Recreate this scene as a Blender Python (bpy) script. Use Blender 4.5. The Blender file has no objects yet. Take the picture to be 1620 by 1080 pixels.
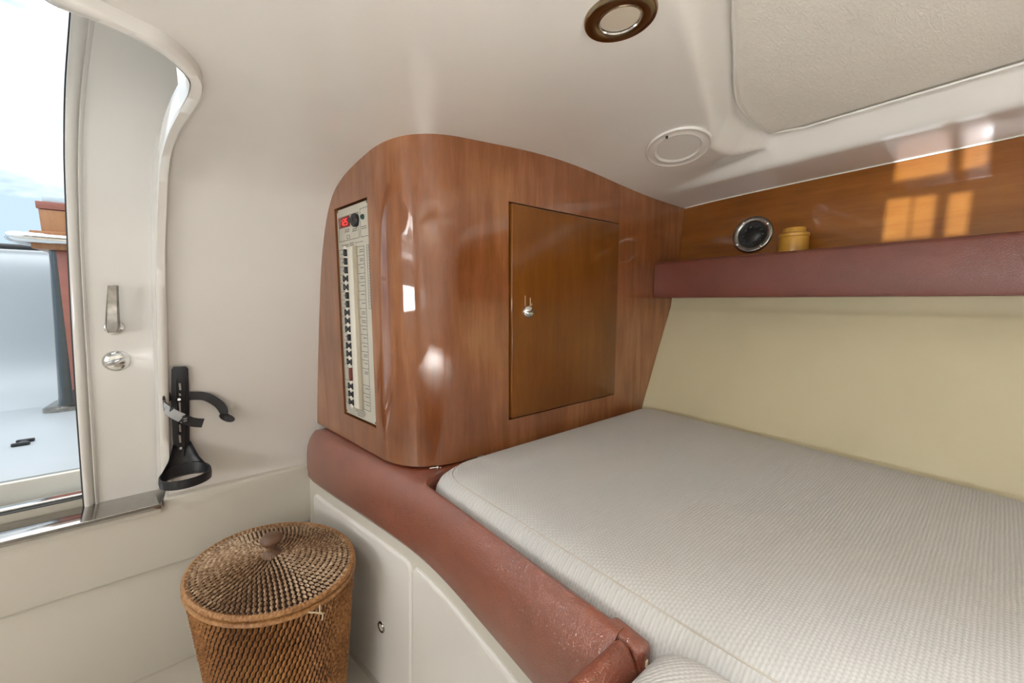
import bpy, bmesh, math, random
from mathutils import Vector, Matrix
random.seed(7)
scn = bpy.context.scene
col = scn.collection
Z0 = 0.90            # eye height above the cabin sole; coordinates below are written relative to the eye height

# ------------------------------------------------------------------ camera
FPX = 600.0
_p = math.atan((540 - 475) / FPX)
_a = math.atan((810 - 342) / (FPX / math.cos(_p)))
FWD = Vector((math.sin(_a) * math.cos(_p), math.cos(_a) * math.cos(_p), -math.sin(_p)))
RGT = Vector((math.cos(_a), -math.sin(_a), 0))
UPV = RGT.cross(FWD)
cam = bpy.data.cameras.new('camera')
cam.sensor_width = 36.0
cam.lens = 36.0 * FPX / 1620.0
cam.clip_start = 0.01
cam_o = bpy.data.objects.new('camera', cam)
col.objects.link(cam_o)
cam_o.matrix_world = Matrix((
    (RGT.x, UPV.x, -FWD.x, 0), (RGT.y, UPV.y, -FWD.y, 0), (RGT.z, UPV.z, -FWD.z, Z0), (0, 0, 0, 1)))
scn.camera = cam_o

# ------------------------------------------------------------------ view and world
scn.view_settings.view_transform = 'Standard'
scn.view_settings.look = 'None'
scn.view_settings.exposure = 0.5
scn.view_settings.gamma = 1.0
scn.view_settings.use_curve_mapping = False
w = bpy.data.worlds.new('sky')
scn.world = w
w.use_nodes = True
nt = w.node_tree
nt.nodes.clear()
tc = nt.nodes.new('ShaderNodeTexCoord')
mp = nt.nodes.new('ShaderNodeMapping')
mp.inputs['Scale'].default_value = (1.6, 1.6, 4.0)
mp.inputs['Location'].default_value = (0.4, 0.2, 0.15)
nz = nt.nodes.new('ShaderNodeTexNoise')
nz.inputs['Scale'].default_value = 1.5
nz.inputs['Detail'].default_value = 6
nz.inputs['Roughness'].default_value = 0.55
rp = nt.nodes.new('ShaderNodeValToRGB')
rp.color_ramp.elements[0].position = 0.58
rp.color_ramp.elements[0].color = (0.50, 0.65, 0.78, 1)
rp.color_ramp.elements[1].position = 0.86
rp.color_ramp.elements[1].color = (2.2, 2.23, 2.25, 1)
bg = nt.nodes.new('ShaderNodeBackground')
bg.inputs['Strength'].default_value = 0.95
wo = nt.nodes.new('ShaderNodeOutputWorld')
nt.links.new(tc.outputs['Generated'], mp.inputs['Vector'])
nt.links.new(mp.outputs[0], nz.inputs['Vector'])
sx = nt.nodes.new('ShaderNodeSeparateXYZ')
nt.links.new(tc.outputs['Generated'], sx.inputs[0])
ma = nt.nodes.new('ShaderNodeMath')
ma.operation = 'MULTIPLY_ADD'
ma.use_clamp = True
nt.links.new(sx.outputs['Z'], ma.inputs[0])
ma.inputs[1].default_value = 0.55
nt.links.new(nz.outputs['Fac'], ma.inputs[2])
nt.links.new(ma.outputs[0], rp.inputs[0])
nt.links.new(rp.outputs[0], bg.inputs['Color'])
nt.links.new(bg.outputs[0], wo.inputs[0])


def area(name, loc, direction, sx, sy, power, color=(1, 1, 1), spread=180):
    l = bpy.data.lights.new(name, 'AREA')
    l.shape = 'RECTANGLE'
    l.size, l.size_y, l.energy, l.color = sx, sy, power, color
    l.spread = math.radians(spread)
    o = bpy.data.objects.new(name, l)
    col.objects.link(o)
    o.location = Vector(loc) + Vector((0, 0, Z0))
    o.rotation_euler = Vector(direction).to_track_quat('-Z', 'Y').to_euler()
    return o


# added fill lamps above the berth, up in the companionway, inside the port side
area('fill_berth', (-0.10, -0.50, 0.365), (0.0, 0.0, -1), 0.62, 0.62, 21, (1.0, 0.99, 0.97), 80)  # added lamp; bounces off the cushion to brighten the ceiling
area('fill_companionway', (-0.50, 0.62, 0.78), (0.55, -0.15, -0.8), 0.6, 0.4, 0.75, (1.0, 0.985, 0.965), 110)  # added lamp standing in for companionway daylight beneath the closed roof
area('fill_port', (-2.12, -0.35, 0.02), (1, 0.0, 0.28), 1.3, 0.22, 13, (1.0, 0.99, 0.975))  # added lamp, tilted up to brighten the ceiling
# sun glitter thrown up from the water through the small port light
sp = bpy.data.lights.new('water_glint', 'SPOT')
sp.energy = 11000
sp.spot_size = math.radians(4.5)
sp.spot_blend = 0.0
sp.shadow_soft_size = 0.02
sp.color = (0.78, 0.89, 1.0)
sp_o = bpy.data.objects.new('water_glint', sp)
col.objects.link(sp_o)
GL_T = Vector((1.29, 0.12, 0.235))
GL_S = Vector((-12.0, 0.12, -0.75))
sp_o.location = GL_S + Vector((0, 0, Z0))
sp_o.rotation_euler = (GL_T - GL_S).to_track_quat('-Z', 'Y').to_euler()


# ------------------------------------------------------------------ helpers
def ray(x, y):
    return FWD + RGT * ((x - 810) / FPX) + UPV * ((540 - y) / FPX)


def onX(x, y, X):
    d = ray(x, y)
    return d * (X / d.x)


def onY(x, y, Y):
    d = ray(x, y)
    return d * (Y / d.y)


def onZ(x, y, Z):
    d = ray(x, y)
    return d * (Z / d.z)


def lerp(a, b, t):
    return a + (b - a) * t


def interp(x, pts):
    """piecewise linear on pts sorted by first coordinate"""
    if x <= pts[0][0]:
        return pts[0][1]
    for (x0, y0), (x1, y1) in zip(pts, pts[1:]):
        if x <= x1:
            return y0 + (y1 - y0) * (x - x0) / (x1 - x0)
    return pts[-1][1]


def smooth(t):
    t = max(0.0, min(1.0, t))
    return t * t * (3 - 2 * t)


def catmull(pts, n):
    pts = [Vector(p) for p in pts]
    P = [pts[0] * 2 - pts[1]] + pts + [pts[-1] * 2 - pts[-2]]
    out = []
    for i in range(1, len(P) - 2):
        p0, p1, p2, p3 = P[i - 1:i + 3]
        for k in range(n):
            t = k / n
            out.append(0.5 * ((2 * p1) + (p2 - p0) * t + (2 * p0 - 5 * p1 + 4 * p2 - p3) * t * t
                              + (3 * p1 - p0 - 3 * p2 + p3) * t ** 3))
    out.append(pts[-1])
    return out


class MB:
    def __init__(self):
        self.v, self.f = [], []

    def add(self, p):
        self.v.append(Vector(p))
        return len(self.v) - 1

    def quad(self, *ps):
        self.f.append([self.add(p) for p in ps])

    def loft(self, rings, closed=True, cap=True, ring_closed=True):
        base = len(self.v)
        n = len(rings[0])
        for r in rings:
            for p in r:
                self.v.append(Vector(p))
        m = len(rings)
        lim = n if ring_closed else n - 1
        for i in range(m - 1):
            for j in range(lim):
                a, b = base + i * n + j, base + i * n + (j + 1) % n
                self.f.append([a, b, b + n, a + n])
        if cap:
            self.f.append([base + j for j in range(n)][::-1])
            self.f.append([base + (m - 1) * n + j for j in range(n)])
        return self

    def grid(self, rows):
        return self.loft(rows, cap=False, ring_closed=False)

    def box(self, lo, hi):
        (x0, y0, z0), (x1, y1, z1) = lo, hi
        self.loft([[(x0, y0, z0), (x1, y0, z0), (x1, y1, z0), (x0, y1, z0)],
                   [(x0, y0, z1), (x1, y0, z1), (x1, y1, z1), (x0, y1, z1)]])
        return self

    def obox(self, c, ax, ay, az):
        """box from centre and three half vectors"""
        c, ax, ay, az = map(Vector, (c, ax, ay, az))
        self.loft([[c + ax * i + ay * j + az * k for i, j in ((-1, -1), (1, -1), (1, 1), (-1, 1))] for k in (-1, 1)])
        return self

    def lathe(self, c, axis, prof, n=32, cap=True, ref=None, sx=1.0, sy=1.0):
        """prof: (radius, distance along axis)"""
        c, axis = Vector(c), Vector(axis).normalized()
        r0 = Vector(ref) if ref else (Vector((0, 0, 1)) if abs(axis.z) < .9 else Vector((1, 0, 0)))
        u = (r0 - axis * r0.dot(axis)).normalized()
        v = axis.cross(u)
        rings = [[c + axis * h + (u * math.cos(2 * math.pi * k / n) * sx + v * math.sin(2 * math.pi * k / n) * sy) * r
                  for k in range(n)] for r, h in prof]
        self.loft(rings, cap=cap)
        return self

    def tube(self, path, r, n=10, cap=True, flat=None):
        path = [Vector(p) for p in path]
        rings = []
        prev = None
        for i, p in enumerate(path):
            t = (path[min(i + 1, len(path) - 1)] - path[max(i - 1, 0)]).normalized()
            if prev is None:
                ref = Vector((0, 0, 1)) if abs(t.z) < .9 else Vector((1, 0, 0))
            else:
                ref = prev
            u = (ref - t * ref.dot(t)).normalized()
            prev = u
            v = t.cross(u)
            a, b = (r, r) if flat is None else flat
            rings.append([p + u * math.cos(2 * math.pi * k / n) * a + v * math.sin(2 * math.pi * k / n) * b for k in range(n)])
        self.loft(rings, cap=cap)
        return self

    def build(self, name, mat, parent=None, origin=None, smooth_deg=40, bevel=0, seg=2, recalc=True, subd=0):
        me = bpy.data.meshes.new(name)
        if parent is not None:
            O = Vector(parent['_o'])
        elif origin is not None:
            O = Vector(origin)
        else:
            lo = [min(p[i] for p in self.v) for i in range(3)]
            hi = [max(p[i] for p in self.v) for i in range(3)]
            O = Vector(((lo[0] + hi[0]) / 2, (lo[1] + hi[1]) / 2, lo[2]))
        me.from_pydata([tuple(p - O) for p in self.v], [], self.f)
        bm = bmesh.new()
        bm.from_mesh(me)
        bmesh.ops.remove_doubles(bm, verts=bm.verts, dist=1e-6)
        if bevel:
            es = [e for e in bm.edges if len(e.link_faces) == 2 and e.calc_face_angle(0) > 0.6]
            bmesh.ops.bevel(bm, geom=es, offset=bevel, segments=seg, profile=0.5, affect='EDGES', clamp_overlap=True)
        if recalc:
            bmesh.ops.recalc_face_normals(bm, faces=bm.faces)
        bm.to_mesh(me)
        bm.free()
        if smooth_deg:
            me.shade_smooth()
            me.set_sharp_from_angle(angle=math.radians(smooth_deg))
        me.materials.append(mat)
        o = bpy.data.objects.new(name, me)
        col.objects.link(o)
        o['_o'] = tuple(O)
        if parent is not None:
            o.parent = parent
        else:
            o.location = O + Vector((0, 0, Z0))
        if subd:
            md = o.modifiers.new('sub', 'SUBSURF')
            md.levels = md.render_levels = subd
        return o


def tag(o, label, cat, group=None):
    o['label'], o['category'] = label, cat
    if group:
        o['group'] = group
    return o


def thing(name, loc, label, cat, group=None):
    o = bpy.data.objects.new(name, None)
    o.empty_display_size = 0.05
    col.objects.link(o)
    o['_o'] = tuple(loc)
    o.location = Vector(loc) + Vector((0, 0, Z0))
    return tag(o, label, cat, group)


def struct(o):
    o['kind'] = 'structure'
    return o


# ------------------------------------------------------------------ materials
def new_mat(name):
    m = bpy.data.materials.new(name)
    m.use_nodes = True
    n = m.node_tree
    b = n.nodes['Principled BSDF']
    return m, n, b


def coords(n, scale=(1, 1, 1), rot=(0, 0, 0)):
    t = n.nodes.new('ShaderNodeTexCoord')
    mpn = n.nodes.new('ShaderNodeMapping')
    mpn.inputs['Scale'].default_value = scale
    mpn.inputs['Rotation'].default_value = rot
    n.links.new(t.outputs['Object'], mpn.inputs['Vector'])
    return mpn.outputs[0]


def noise(n, vec, scale, detail=4, rough=.5, dist=0.0):
    t = n.nodes.new('ShaderNodeTexNoise')
    t.inputs['Scale'].default_value = scale
    t.inputs['Detail'].default_value = detail
    t.inputs['Roughness'].default_value = rough
    t.inputs['Distortion'].default_value = dist
    n.links.new(vec, t.inputs['Vector'])
    return t.outputs['Fac']


def ramp(n, fac, stops):
    r = n.nodes.new('ShaderNodeValToRGB')
    el = r.color_ramp.elements
    while len(el) < len(stops):
        el.new(.5)
    for e, (p, c) in zip(el, stops):
        e.position = p
        e.color = (c[0], c[1], c[2], 1)
    n.links.new(fac, r.inputs[0])
    return r.outputs[0]


def math_n(n, op, a, b=None):
    m = n.nodes.new('ShaderNodeMath')
    m.operation = op
    for i, x in enumerate((a, b)):
        if x is None:
            continue
        if isinstance(x, (int, float)):
            m.inputs[i].default_value = x
        else:
            n.links.new(x, m.inputs[i])
    return m.outputs[0]


def mix(n, fac, a, b, mode='MIX'):
    m = n.nodes.new('ShaderNodeMix')
    m.data_type = 'RGBA'
    m.blend_type = mode
    for sock, x in ((m.inputs[0], fac), (m.inputs[6], a), (m.inputs[7], b)):
        if isinstance(x, (int, float)):
            sock.default_value = x
        elif isinstance(x, tuple):
            sock.default_value = (*x, 1)
        else:
            n.links.new(x, sock)
    return m.outputs[2]


def bump(n, b, height, strength, dist=0.002, prev=None):
    bn = n.nodes.new('ShaderNodeBump')
    bn.inputs['Strength'].default_value = strength
    bn.inputs['Distance'].default_value = dist
    n.links.new(height, bn.inputs['Height'])
    if prev is not None:
        n.links.new(prev, bn.inputs['Normal'])
    n.links.new(bn.outputs[0], b.inputs['Normal'])
    return bn.outputs[0]


def plain(name, c, rough=.4, metal=0.0, spec=.5, coat=0.0, var=0.06, vscale=30):
    m, n, b = new_mat(name)
    v = coords(n)
    f = noise(n, v, vscale, 3)
    lo = tuple(max(0, x * (1 - var)) for x in c)
    hi = tuple(min(1, x * (1 + var)) for x in c)
    n.links.new(ramp(n, f, [(.3, lo), (.7, hi)]), b.inputs['Base Color'])
    b.inputs['Roughness'].default_value = rough
    b.inputs['Metallic'].default_value = metal
    b.inputs['Specular IOR Level'].default_value = spec
    b.inputs['Coat Weight'].default_value = coat
    b.inputs['Coat Roughness'].default_value = .05
    return m


def gelcoat(name, c, rough=.34, coat=.8, cr=.05):
    m, n, b = new_mat(name)
    v = coords(n)
    f = noise(n, v, 3.0, 3)
    n.links.new(ramp(n, f, [(.3, tuple(x * .96 for x in c)), (.7, c)]), b.inputs['Base Color'])
    b.inputs['Roughness'].default_value = rough
    b.inputs['Coat Weight'].default_value = coat
    b.inputs['Coat Roughness'].default_value = cr
    f2 = noise(n, v, 6.0, 2)
    bump(n, b, f2, .06, .01)
    return m


def wood(name, stops, gscale, rough=.32, coat=1.0, coat_r=.055, wave=.13, ior=1.55):
    """varnished veneer; gscale squeezes the noise so the grain runs along the small axis"""
    m, n, b = new_mat(name)
    v = coords(n, gscale)
    g1 = noise(n, v, 9, 8, .62, .25)
    g2 = noise(n, coords(n, tuple(s * 4 for s in gscale)), 16, 4, .6)
    blot = noise(n, coords(n), 3.2, 3, .5)
    f = math_n(n, 'ADD', math_n(n, 'MULTIPLY', g1, .42), math_n(n, 'MULTIPLY', blot, .58))
    c = ramp(n, f, stops)
    c2 = mix(n, math_n(n, 'MULTIPLY', ramp(n, g2, [(.5, (0, 0, 0)), (.72, (1, 1, 1))]), .13), c,
             tuple(x * .45 for x in stops[0][1]))
    n.links.new(c2, b.inputs['Base Color'])
    b.inputs['Roughness'].default_value = rough
    b.inputs['Specular IOR Level'].default_value = .1
    b.inputs['Coat Weight'].default_value = coat
    b.inputs['Coat Roughness'].default_value = coat_r
    b.inputs['Coat IOR'].default_value = ior
    bump(n, b, noise(n, coords(n), 9.0, 2), wave, .006)
    # the varnish itself is a little uneven
    bn = n.nodes.new('ShaderNodeBump')
    bn.inputs['Strength'].default_value = wave
    bn.inputs['Distance'].default_value = .006
    n.links.new(noise(n, coords(n), 7.0, 2), bn.inputs['Height'])
    n.links.new(bn.outputs[0], b.inputs['Coat Normal'])
    return m


def leather(name, c, rough=.31, cell=400, strength=.5, coat=1.0):
    m, n, b = new_mat(name)
    v = coords(n)
    f = noise(n, v, 14, 4)
    n.links.new(ramp(n, f, [(.3, tuple(x * .86 for x in c)), (.7, tuple(x * 1.12 for x in c))]), b.inputs['Base Color'])
    b.inputs['Roughness'].default_value = rough
    b.inputs['Specular IOR Level'].default_value = .75
    b.inputs['Coat Weight'].default_value = coat
    b.inputs['Coat Roughness'].default_value = .15
    b.inputs['Coat IOR'].default_value = 1.65
    vo = n.nodes.new('ShaderNodeTexVoronoi')
    vo.feature = 'DISTANCE_TO_EDGE'
    vo.inputs['Scale'].default_value = cell
    nd = n.nodes.new('ShaderNodeVectorMath')
    nd.operation = 'ADD'
    t = n.nodes.new('ShaderNodeTexNoise')
    t.inputs['Scale'].default_value = 60
    sc = n.nodes.new('ShaderNodeVectorMath')
    sc.operation = 'SCALE'
    sc.inputs['Scale'].default_value = .012
    n.links.new(v, t.inputs['Vector'])
    n.links.new(t.outputs['Color'], sc.inputs[0])
    n.links.new(v, nd.inputs[0])
    n.links.new(sc.outputs[0], nd.inputs[1])
    n.links.new(nd.outputs[0], vo.inputs['Vector'])
    h = math_n(n, 'MINIMUM', vo.outputs['Distance'], .25)
    nb = bump(n, b, h, strength, .0026)
    n.links.new(nb, b.inputs['Coat Normal'])
    return m


def knit(name, c, rib, rot=0.0, cross=1.0):
    """ribbed upholstery: ribs run along X, small stitches along them"""
    m, n, b = new_mat(name)
    v = coords(n, rot=(0, 0, rot))
    s = n.nodes.new('ShaderNodeSeparateXYZ')
    n.links.new(v, s.inputs[0])
    k = 2 * math.pi / rib
    wob = math_n(n, 'MULTIPLY', math_n(n, 'SUBTRACT', noise(n, v, 40, 2), .5), 3.0)
    ribs = math_n(n, 'SINE', math_n(n, 'ADD', math_n(n, 'MULTIPLY', s.outputs['Y'], k), wob))
    par = math_n(n, 'MULTIPLY', math_n(n, 'ROUND', math_n(n, 'MULTIPLY', s.outputs['Y'], 1 / rib)), math.pi)
    xz = math_n(n, 'SUBTRACT', s.outputs['X'], s.outputs['Z'])
    st = math_n(n, 'SINE', math_n(n, 'ADD', math_n(n, 'MULTIPLY', xz, k * .8 * cross), par))
    h = math_n(n, 'ADD', math_n(n, 'MULTIPLY', ribs, .6), math_n(n, 'MULTIPLY', st, .4))
    h = math_n(n, 'ADD', h, math_n(n, 'MULTIPLY', noise(n, v, 420, 2), .9))
    hn = math_n(n, 'ADD', math_n(n, 'MULTIPLY', h, .25), .4)
    cc = ramp(n, hn, [(.25, tuple(x * .84 for x in c)), (.6, c), (.9, tuple(min(1, x * 1.07) for x in c))])
    blot = ramp(n, noise(n, v, 5, 3), [(.35, (.95, .95, .955)), (.65, (1, .985, .96))])
    n.links.new(mix(n, 1.0, cc, blot, 'MULTIPLY'), b.inputs['Base Color'])
    b.inputs['Roughness'].default_value = .95
    b.inputs['Specular IOR Level'].default_value = .15
    b.inputs['Sheen Weight'].default_value = .15
    bump(n, b, h, .4, .0007)
    return m


def creased_vinyl(name, c, scale, stretch, rough, strength, dist):
    m, n, b = new_mat(name)
    v = coords(n, stretch)
    f = noise(n, coords(n), 4, 4)
    n.links.new(ramp(n, f, [(.3, tuple(x * .94 for x in c)), (.7, tuple(min(1, x * 1.04) for x in c))]), b.inputs['Base Color'])
    b.inputs['Roughness'].default_value = rough
    bump(n, b, noise(n, v, scale, 5, .6, 1.2), strength, dist)
    return m


M = {}
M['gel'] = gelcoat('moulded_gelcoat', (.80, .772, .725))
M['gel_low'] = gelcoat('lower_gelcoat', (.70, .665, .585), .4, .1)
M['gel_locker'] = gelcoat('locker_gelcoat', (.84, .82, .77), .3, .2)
M['gel_out'] = gelcoat('cockpit_gelcoat', (.40, .45, .485), .35, .1)
M['headliner'] = creased_vinyl('headliner_vinyl', (.80, .76, .69), 60, (1, 3.2, 1), .40, .32, .005)
M['olive'] = creased_vinyl('olive_vinyl', (.62, .56, .375), 60, (1, 1, 2.5), .38, .10, .002)
M['wood_cab'] = wood('varnished_veneer_upright', [(.30, (.15, .040, .010)), (.5, (.26, .086, .026)), (.70, (.42, .180, .070))], (5, 5, .55), ior=1.8, coat_r=.035)
M['wood_door'] = wood('varnished_veneer_door', [(.30, (.135, .040, .005)), (.5, (.185, .060, .008)), (.70, (.24, .088, .014))], (5, 5, .55), ior=1.4)
M['wood_wall'] = wood('varnished_veneer_along', [(.30, (.16, .047, .005)), (.5, (.245, .080, .011)), (.70, (.35, .134, .022))], (5, .5, 5), wave=.06, ior=1.45)
M['leather'] = leather('brown_leather', (.26, .062, .027))
M['leather_dark'] = leather('dark_leather', (.145, .030, .015), .40, 330, .32, .1)
M['stitch'] = plain('stitch_thread', (.75, .62, .40), .7)
M['knit'] = knit('beige_knit', (.65, .655, .65), .0042)
M['knit_fine'] = knit('grey_knit', (.64, .635, .625), .0040, math.radians(32))
M['piping'] = plain('piping_cloth', (.60, .555, .50), .95, spec=.1)
M['chrome'] = plain('chrome', (.80, .80, .79), .10, 1.0, var=.02)
M['steel'] = plain('brushed_steel', (.42, .405, .39), .10, 1.0, var=.05, vscale=60)
M['worn_chrome'] = plain('worn_chrome', (.30, .285, .26), .25, 1.0, var=.25, vscale=70)
M['bronze'] = plain('dark_bronze', (.34, .26, .17), .16, 1.0, var=.08)
M['black'] = plain('black_plastic', (.016, .017, .021), .38, var=.1)
M['black_strap'] = plain('black_webbing', (.03, .03, .033), .6, var=.2, vscale=400)
M['grey_strap'] = plain('grey_webbing', (.42, .43, .44), .35, var=.1)
M['gasket'] = plain('gasket_rubber', (.03, .032, .034), .5)
M['plate'] = plain('cream_plate', (.57, .54, .46), .45, var=.03)
M['breaker_white'] = plain('breaker_white', (.80, .77, .67), .4, var=.04)
M['rail_shade'] = plain('breaker_rail_shaded', (.47, .42, .31), .5, var=.05)  # shade of the rail's side put into the colour
M['ink'] = plain('print_ink', (.06, .06, .06), .6)
M['red_toggle'] = plain('red_toggle', (.17, .035, .02), .4)
M['led_dark'] = plain('display_red_glass', (.22, .012, .012), .15)
M['amber'] = plain('amber_plastic', (.52, .27, .035), .30, var=.15, vscale=12, coat=.3)
M['vent_black'] = plain('vent_black', (.008, .009, .009), .35, var=.6, vscale=60)
M['teak'] = wood('teak', [(.3, (.26, .11, .05)), (.5, (.37, .175, .085)), (.7, (.46, .25, .13))], (5, 5, .8), .4, .4, .1)
M['mahogany'] = plain('red_brown_panel', (.32, .115, .085), .3, coat=.3)
M['gloss_black'] = plain('gloss_black_paint', (.03, .038, .042), .08, coat=1.0)
M['pale_lid'] = plain('pale_blue_lid', (.55, .68, .76), .3)
M['grass'] = plain('shore_green', (.06, .16, .05), .9, var=.5, vscale=3)
M['sole'] = plain('cabin_sole', (.66, .61, .53), .5, var=.05, vscale=8)
M['rattan'] = None
M['lens'] = None


def mk_rattan(name, dark, mid, light):
    m, n, b = new_mat(name)
    v = coords(n)
    f = math_n(n, 'ADD', math_n(n, 'MULTIPLY', noise(n, v, 160, 2), .6), math_n(n, 'MULTIPLY', noise(n, v, 9, 3), .4))
    n.links.new(ramp(n, f, [(.34, dark), (.5, mid), (.66, light)]), b.inputs['Base Color'])
    b.inputs['Roughness'].default_value = .45
    return m


M['rattan'] = mk_rattan('rattan_honey', (.15, .055, .014), (.34, .145, .04), (.52, .26, .085))
M['rattan_lid'] = mk_rattan('rattan_weathered', (.12, .062, .03), (.33, .20, .105), (.62, .47, .31))
M['rattan_core'] = plain('rattan_shadow', (.045, .018, .007), .8)
M['rattan_rim'] = mk_rattan('rattan_rim', (.22, .09, .026), (.38, .18, .06), (.52, .28, .11))
M['knob_wood'] = plain('turned_brown_wood', (.155, .085, .05), .4, var=.2, vscale=40)

m, n, b = new_mat('frosted_lens')
b.inputs['Base Color'].default_value = (.78, .68, .55, 1)
b.inputs['Roughness'].default_value = .35
b.inputs['Transmission Weight'].default_value = .35
b.inputs['Coat Weight'].default_value = .5
M['lens'] = m
m, n, b = new_mat('led_digit')
b.inputs['Base Color'].default_value = (.9, .03, .02, 1)
b.inputs['Emission Color'].default_value = (1, .02, .02, 1)
b.inputs['Emission Strength'].default_value = 1.6
M['led'] = m
m, n, b = new_mat('window_glass')
b.inputs['Base Color'].default_value = (.9, .95, 1, 1)
b.inputs['Roughness'].default_value = .02
b.inputs['Transmission Weight'].default_value = 1.0
b.inputs['IOR'].default_value = 1.1
M['glass'] = m

# ------------------------------------------------------------------ headliner: wall and ceiling in one moulding
CL = -0.46                                    # boat centre line
XW = 1.30                                     # starboard edge of the ceiling
PROF = catmull([(1.192, -.475, 0), (1.186, -.36, 0), (1.160, -.20, 0), (1.130, -.05, 0), (1.100, .08, 0), (1.062, .18, 0),
                (1.015, .246, 0), (.955, .279, 0), (.88, .296, 0), (.80, .305, 0), (.70, .314, 0), (.55, .321, 0),
                (.30, .325, 0), (0, .327, 0), (-.5, .328, 0), (-1.5, .328, 0)], 14)
PROF = [(p.x, p.y) for p in PROF]             # (Y, z)


def camber(x, y):
    return .030 * math.exp(-((x - .68) / .30) ** 2) * smooth((.95 - y) / .25)


def prof_dist(y, z):
    """signed distance to the moulding section, positive inside the cabin"""
    best, sgn, bi = 9, 1, 0
    for i in range(len(PROF) - 1):
        (y0, z0), (y1, z1) = PROF[i], PROF[i + 1]
        dy, dz = y1 - y0, z1 - z0
        t = max(0, min(1, ((y - y0) * dy + (z - z0) * dz) / (dy * dy + dz * dz)))
        ey, ez = y - y0 - t * dy, z - z0 - t * dz
        d = math.hypot(ey, ez)
        if d < best:
            best, bi = d, i + t
            sgn = 1 if (dy * ez - dz * ey) > 0 else -1
    return best * sgn, bi


# orient sign so that the cabin middle is positive
SG = 1 if prof_dist(0.5, 0.0)[0] > 0 else -1


def hit(px, py, off=0.0):
    d = ray(px, py)
    t0, t = .2, .2
    while t < 2.2:
        p = d * t
        if SG * prof_dist(p.y, p.z)[0] < off:
            break
        t0, t = t, t + .02
    for _ in range(22):
        tm = (t0 + t) / 2
        p = d * tm
        if SG * prof_dist(p.y, p.z)[0] < off:
            t = tm
        else:
            t0 = tm
    return d * t


PROUD = .016
OUT_PX = [(271, 772), (268, 680), (266, 570), (264, 480), (262, 420), (263, 370), (265, 330), (267, 280), (273, 238), (288, 202),
          (304, 181), (316, 163), (322, 146), (319, 126), (298.5, 101), (267, 75), (230, 57), (190, 39), (114, 3), (60, -23)]
INN_PX = [(254, 772), (252, 680), (249, 570), (247, 480), (246, 420), (247, 370), (248, 330), (250.5, 280), (254, 246), (264, 212),
          (281, 178), (293, 158), (300, 141), (299, 127), (287, 113), (262, 91), (222, 66), (164, 39), (106, 17), (50, -10)]
CHA_PX = [(248, 772), (246, 680), (243, 570), (240, 480), (239, 420), (238.5, 370), (239, 330), (240.5, 280), (242, 254), (247, 220),
          (257, 189), (266, 168), (273, 152), (281, 134), (289, 115)]
r_out = [hit(x, y, PROUD) for x, y in OUT_PX]
r_inn = [hit(x, y, PROUD) for x, y in INN_PX]
# the rest of the rim bends round to the centre line, forward of the picture
tail = [(-.20, .47), (-.32, .425), (-.46, .41)]


def surf_z(y):
    """ceiling height over y in the flat part"""
    for (y0, z0), (y1, z1) in zip(PROF, PROF[1:]):
        if y1 <= y <= y0:
            return z0 + (z1 - z0) * (y - y0) / (y1 - y0)
    return PROF[-1][1]


for x, y in tail:
    r_out.append(Vector((x, y - .012, surf_z(y) - PROUD)))
    r_inn.append(Vector((x, y + .012, surf_z(y) - PROUD)))


def relax(seq, it=10):
    seq = list(seq)
    for _ in range(it):
        seq = [seq[0]] + [(seq[i - 1] + seq[i] * 2 + seq[i + 1]) / 4 for i in range(1, len(seq) - 1)] + [seq[-1]]
    return seq


r_out = relax(catmull(r_out, 6))
r_inn = relax(catmull(r_inn, 6))


def base_pt(p):
    """foot of a rim point on the moulding"""
    d, bi = prof_dist(p.y, p.z)
    i = min(int(bi), len(PROF) - 2)
    t = bi - i
    return Vector((p.x, lerp(PROF[i][0], PROF[i + 1][0], t), lerp(PROF[i][1], PROF[i + 1][1], t))), bi


rim_base = [base_pt(p) for p in r_out]
XF = sorted([(bi, p.x - .007) for p, bi in rim_base])


def recess(x, y):
    D = .056
    ya = .232 if x < .43 else .232 + .37 * (x - .43)
    ya = min(ya, .405)
    ya += -.03 * smooth((x - .98) / .12)
    h1 = D * smooth((1.118 - x) / .062) * smooth((ya + .026 - y) / .044)
    wedge = .034 * max(0, min(1, (.66 - y) / .26)) ** 1.3
    h2 = wedge * smooth((1.118 - x) / .05) * math.exp(-(max(0, 1.085 - x) / .085) ** 2)
    if y < -1.15:
        h1 *= smooth((y + 1.3) / .12)
    return max(h1, h2)


def ceil_pt(y, z, x):
    return Vector((x, y, z + camber(x, y) + recess(x, y)))


rows = []
sidx = []
# dense sampling of the section where the ceiling is modelled
fine = []
for i in range(len(PROF) - 1):
    (y0, z0), (y1, z1) = PROF[i], PROF[i + 1]
    L = math.hypot(y1 - y0, z1 - z0)
    step = .005 if -.1 < y0 < .72 else .02
    k = max(1, int(L / step))
    for q in range(k):
        fine.append(i + q / k)
fine.append(len(PROF) - 1)
NU = 250
end_bi = XF[-1][0]
for s in fine:
    i = min(int(s), len(PROF) - 2)
    t = s - i
    y, z = lerp(PROF[i][0], PROF[i + 1][0], t), lerp(PROF[i][1], PROF[i + 1][1], t)
    xl = interp(s, XF) if s <= end_bi else CL
    rows.append([ceil_pt(y, z, lerp(xl, XW, u / NU)) for u in range(NU + 1)])
c = MB()
c.grid(rows)
ceiling = struct(c.build('ceiling', M['gel'], smooth_deg=60, recalc=False))
pm = MB()
pm.grid([[Vector((2 * CL - p.x, p.y, p.z)) for p in r[::6]] for r in rows[::3] + [rows[-1]]])
port = pm.build('port_half', M['gel'], ceiling, smooth_deg=60, recalc=False)

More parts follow.
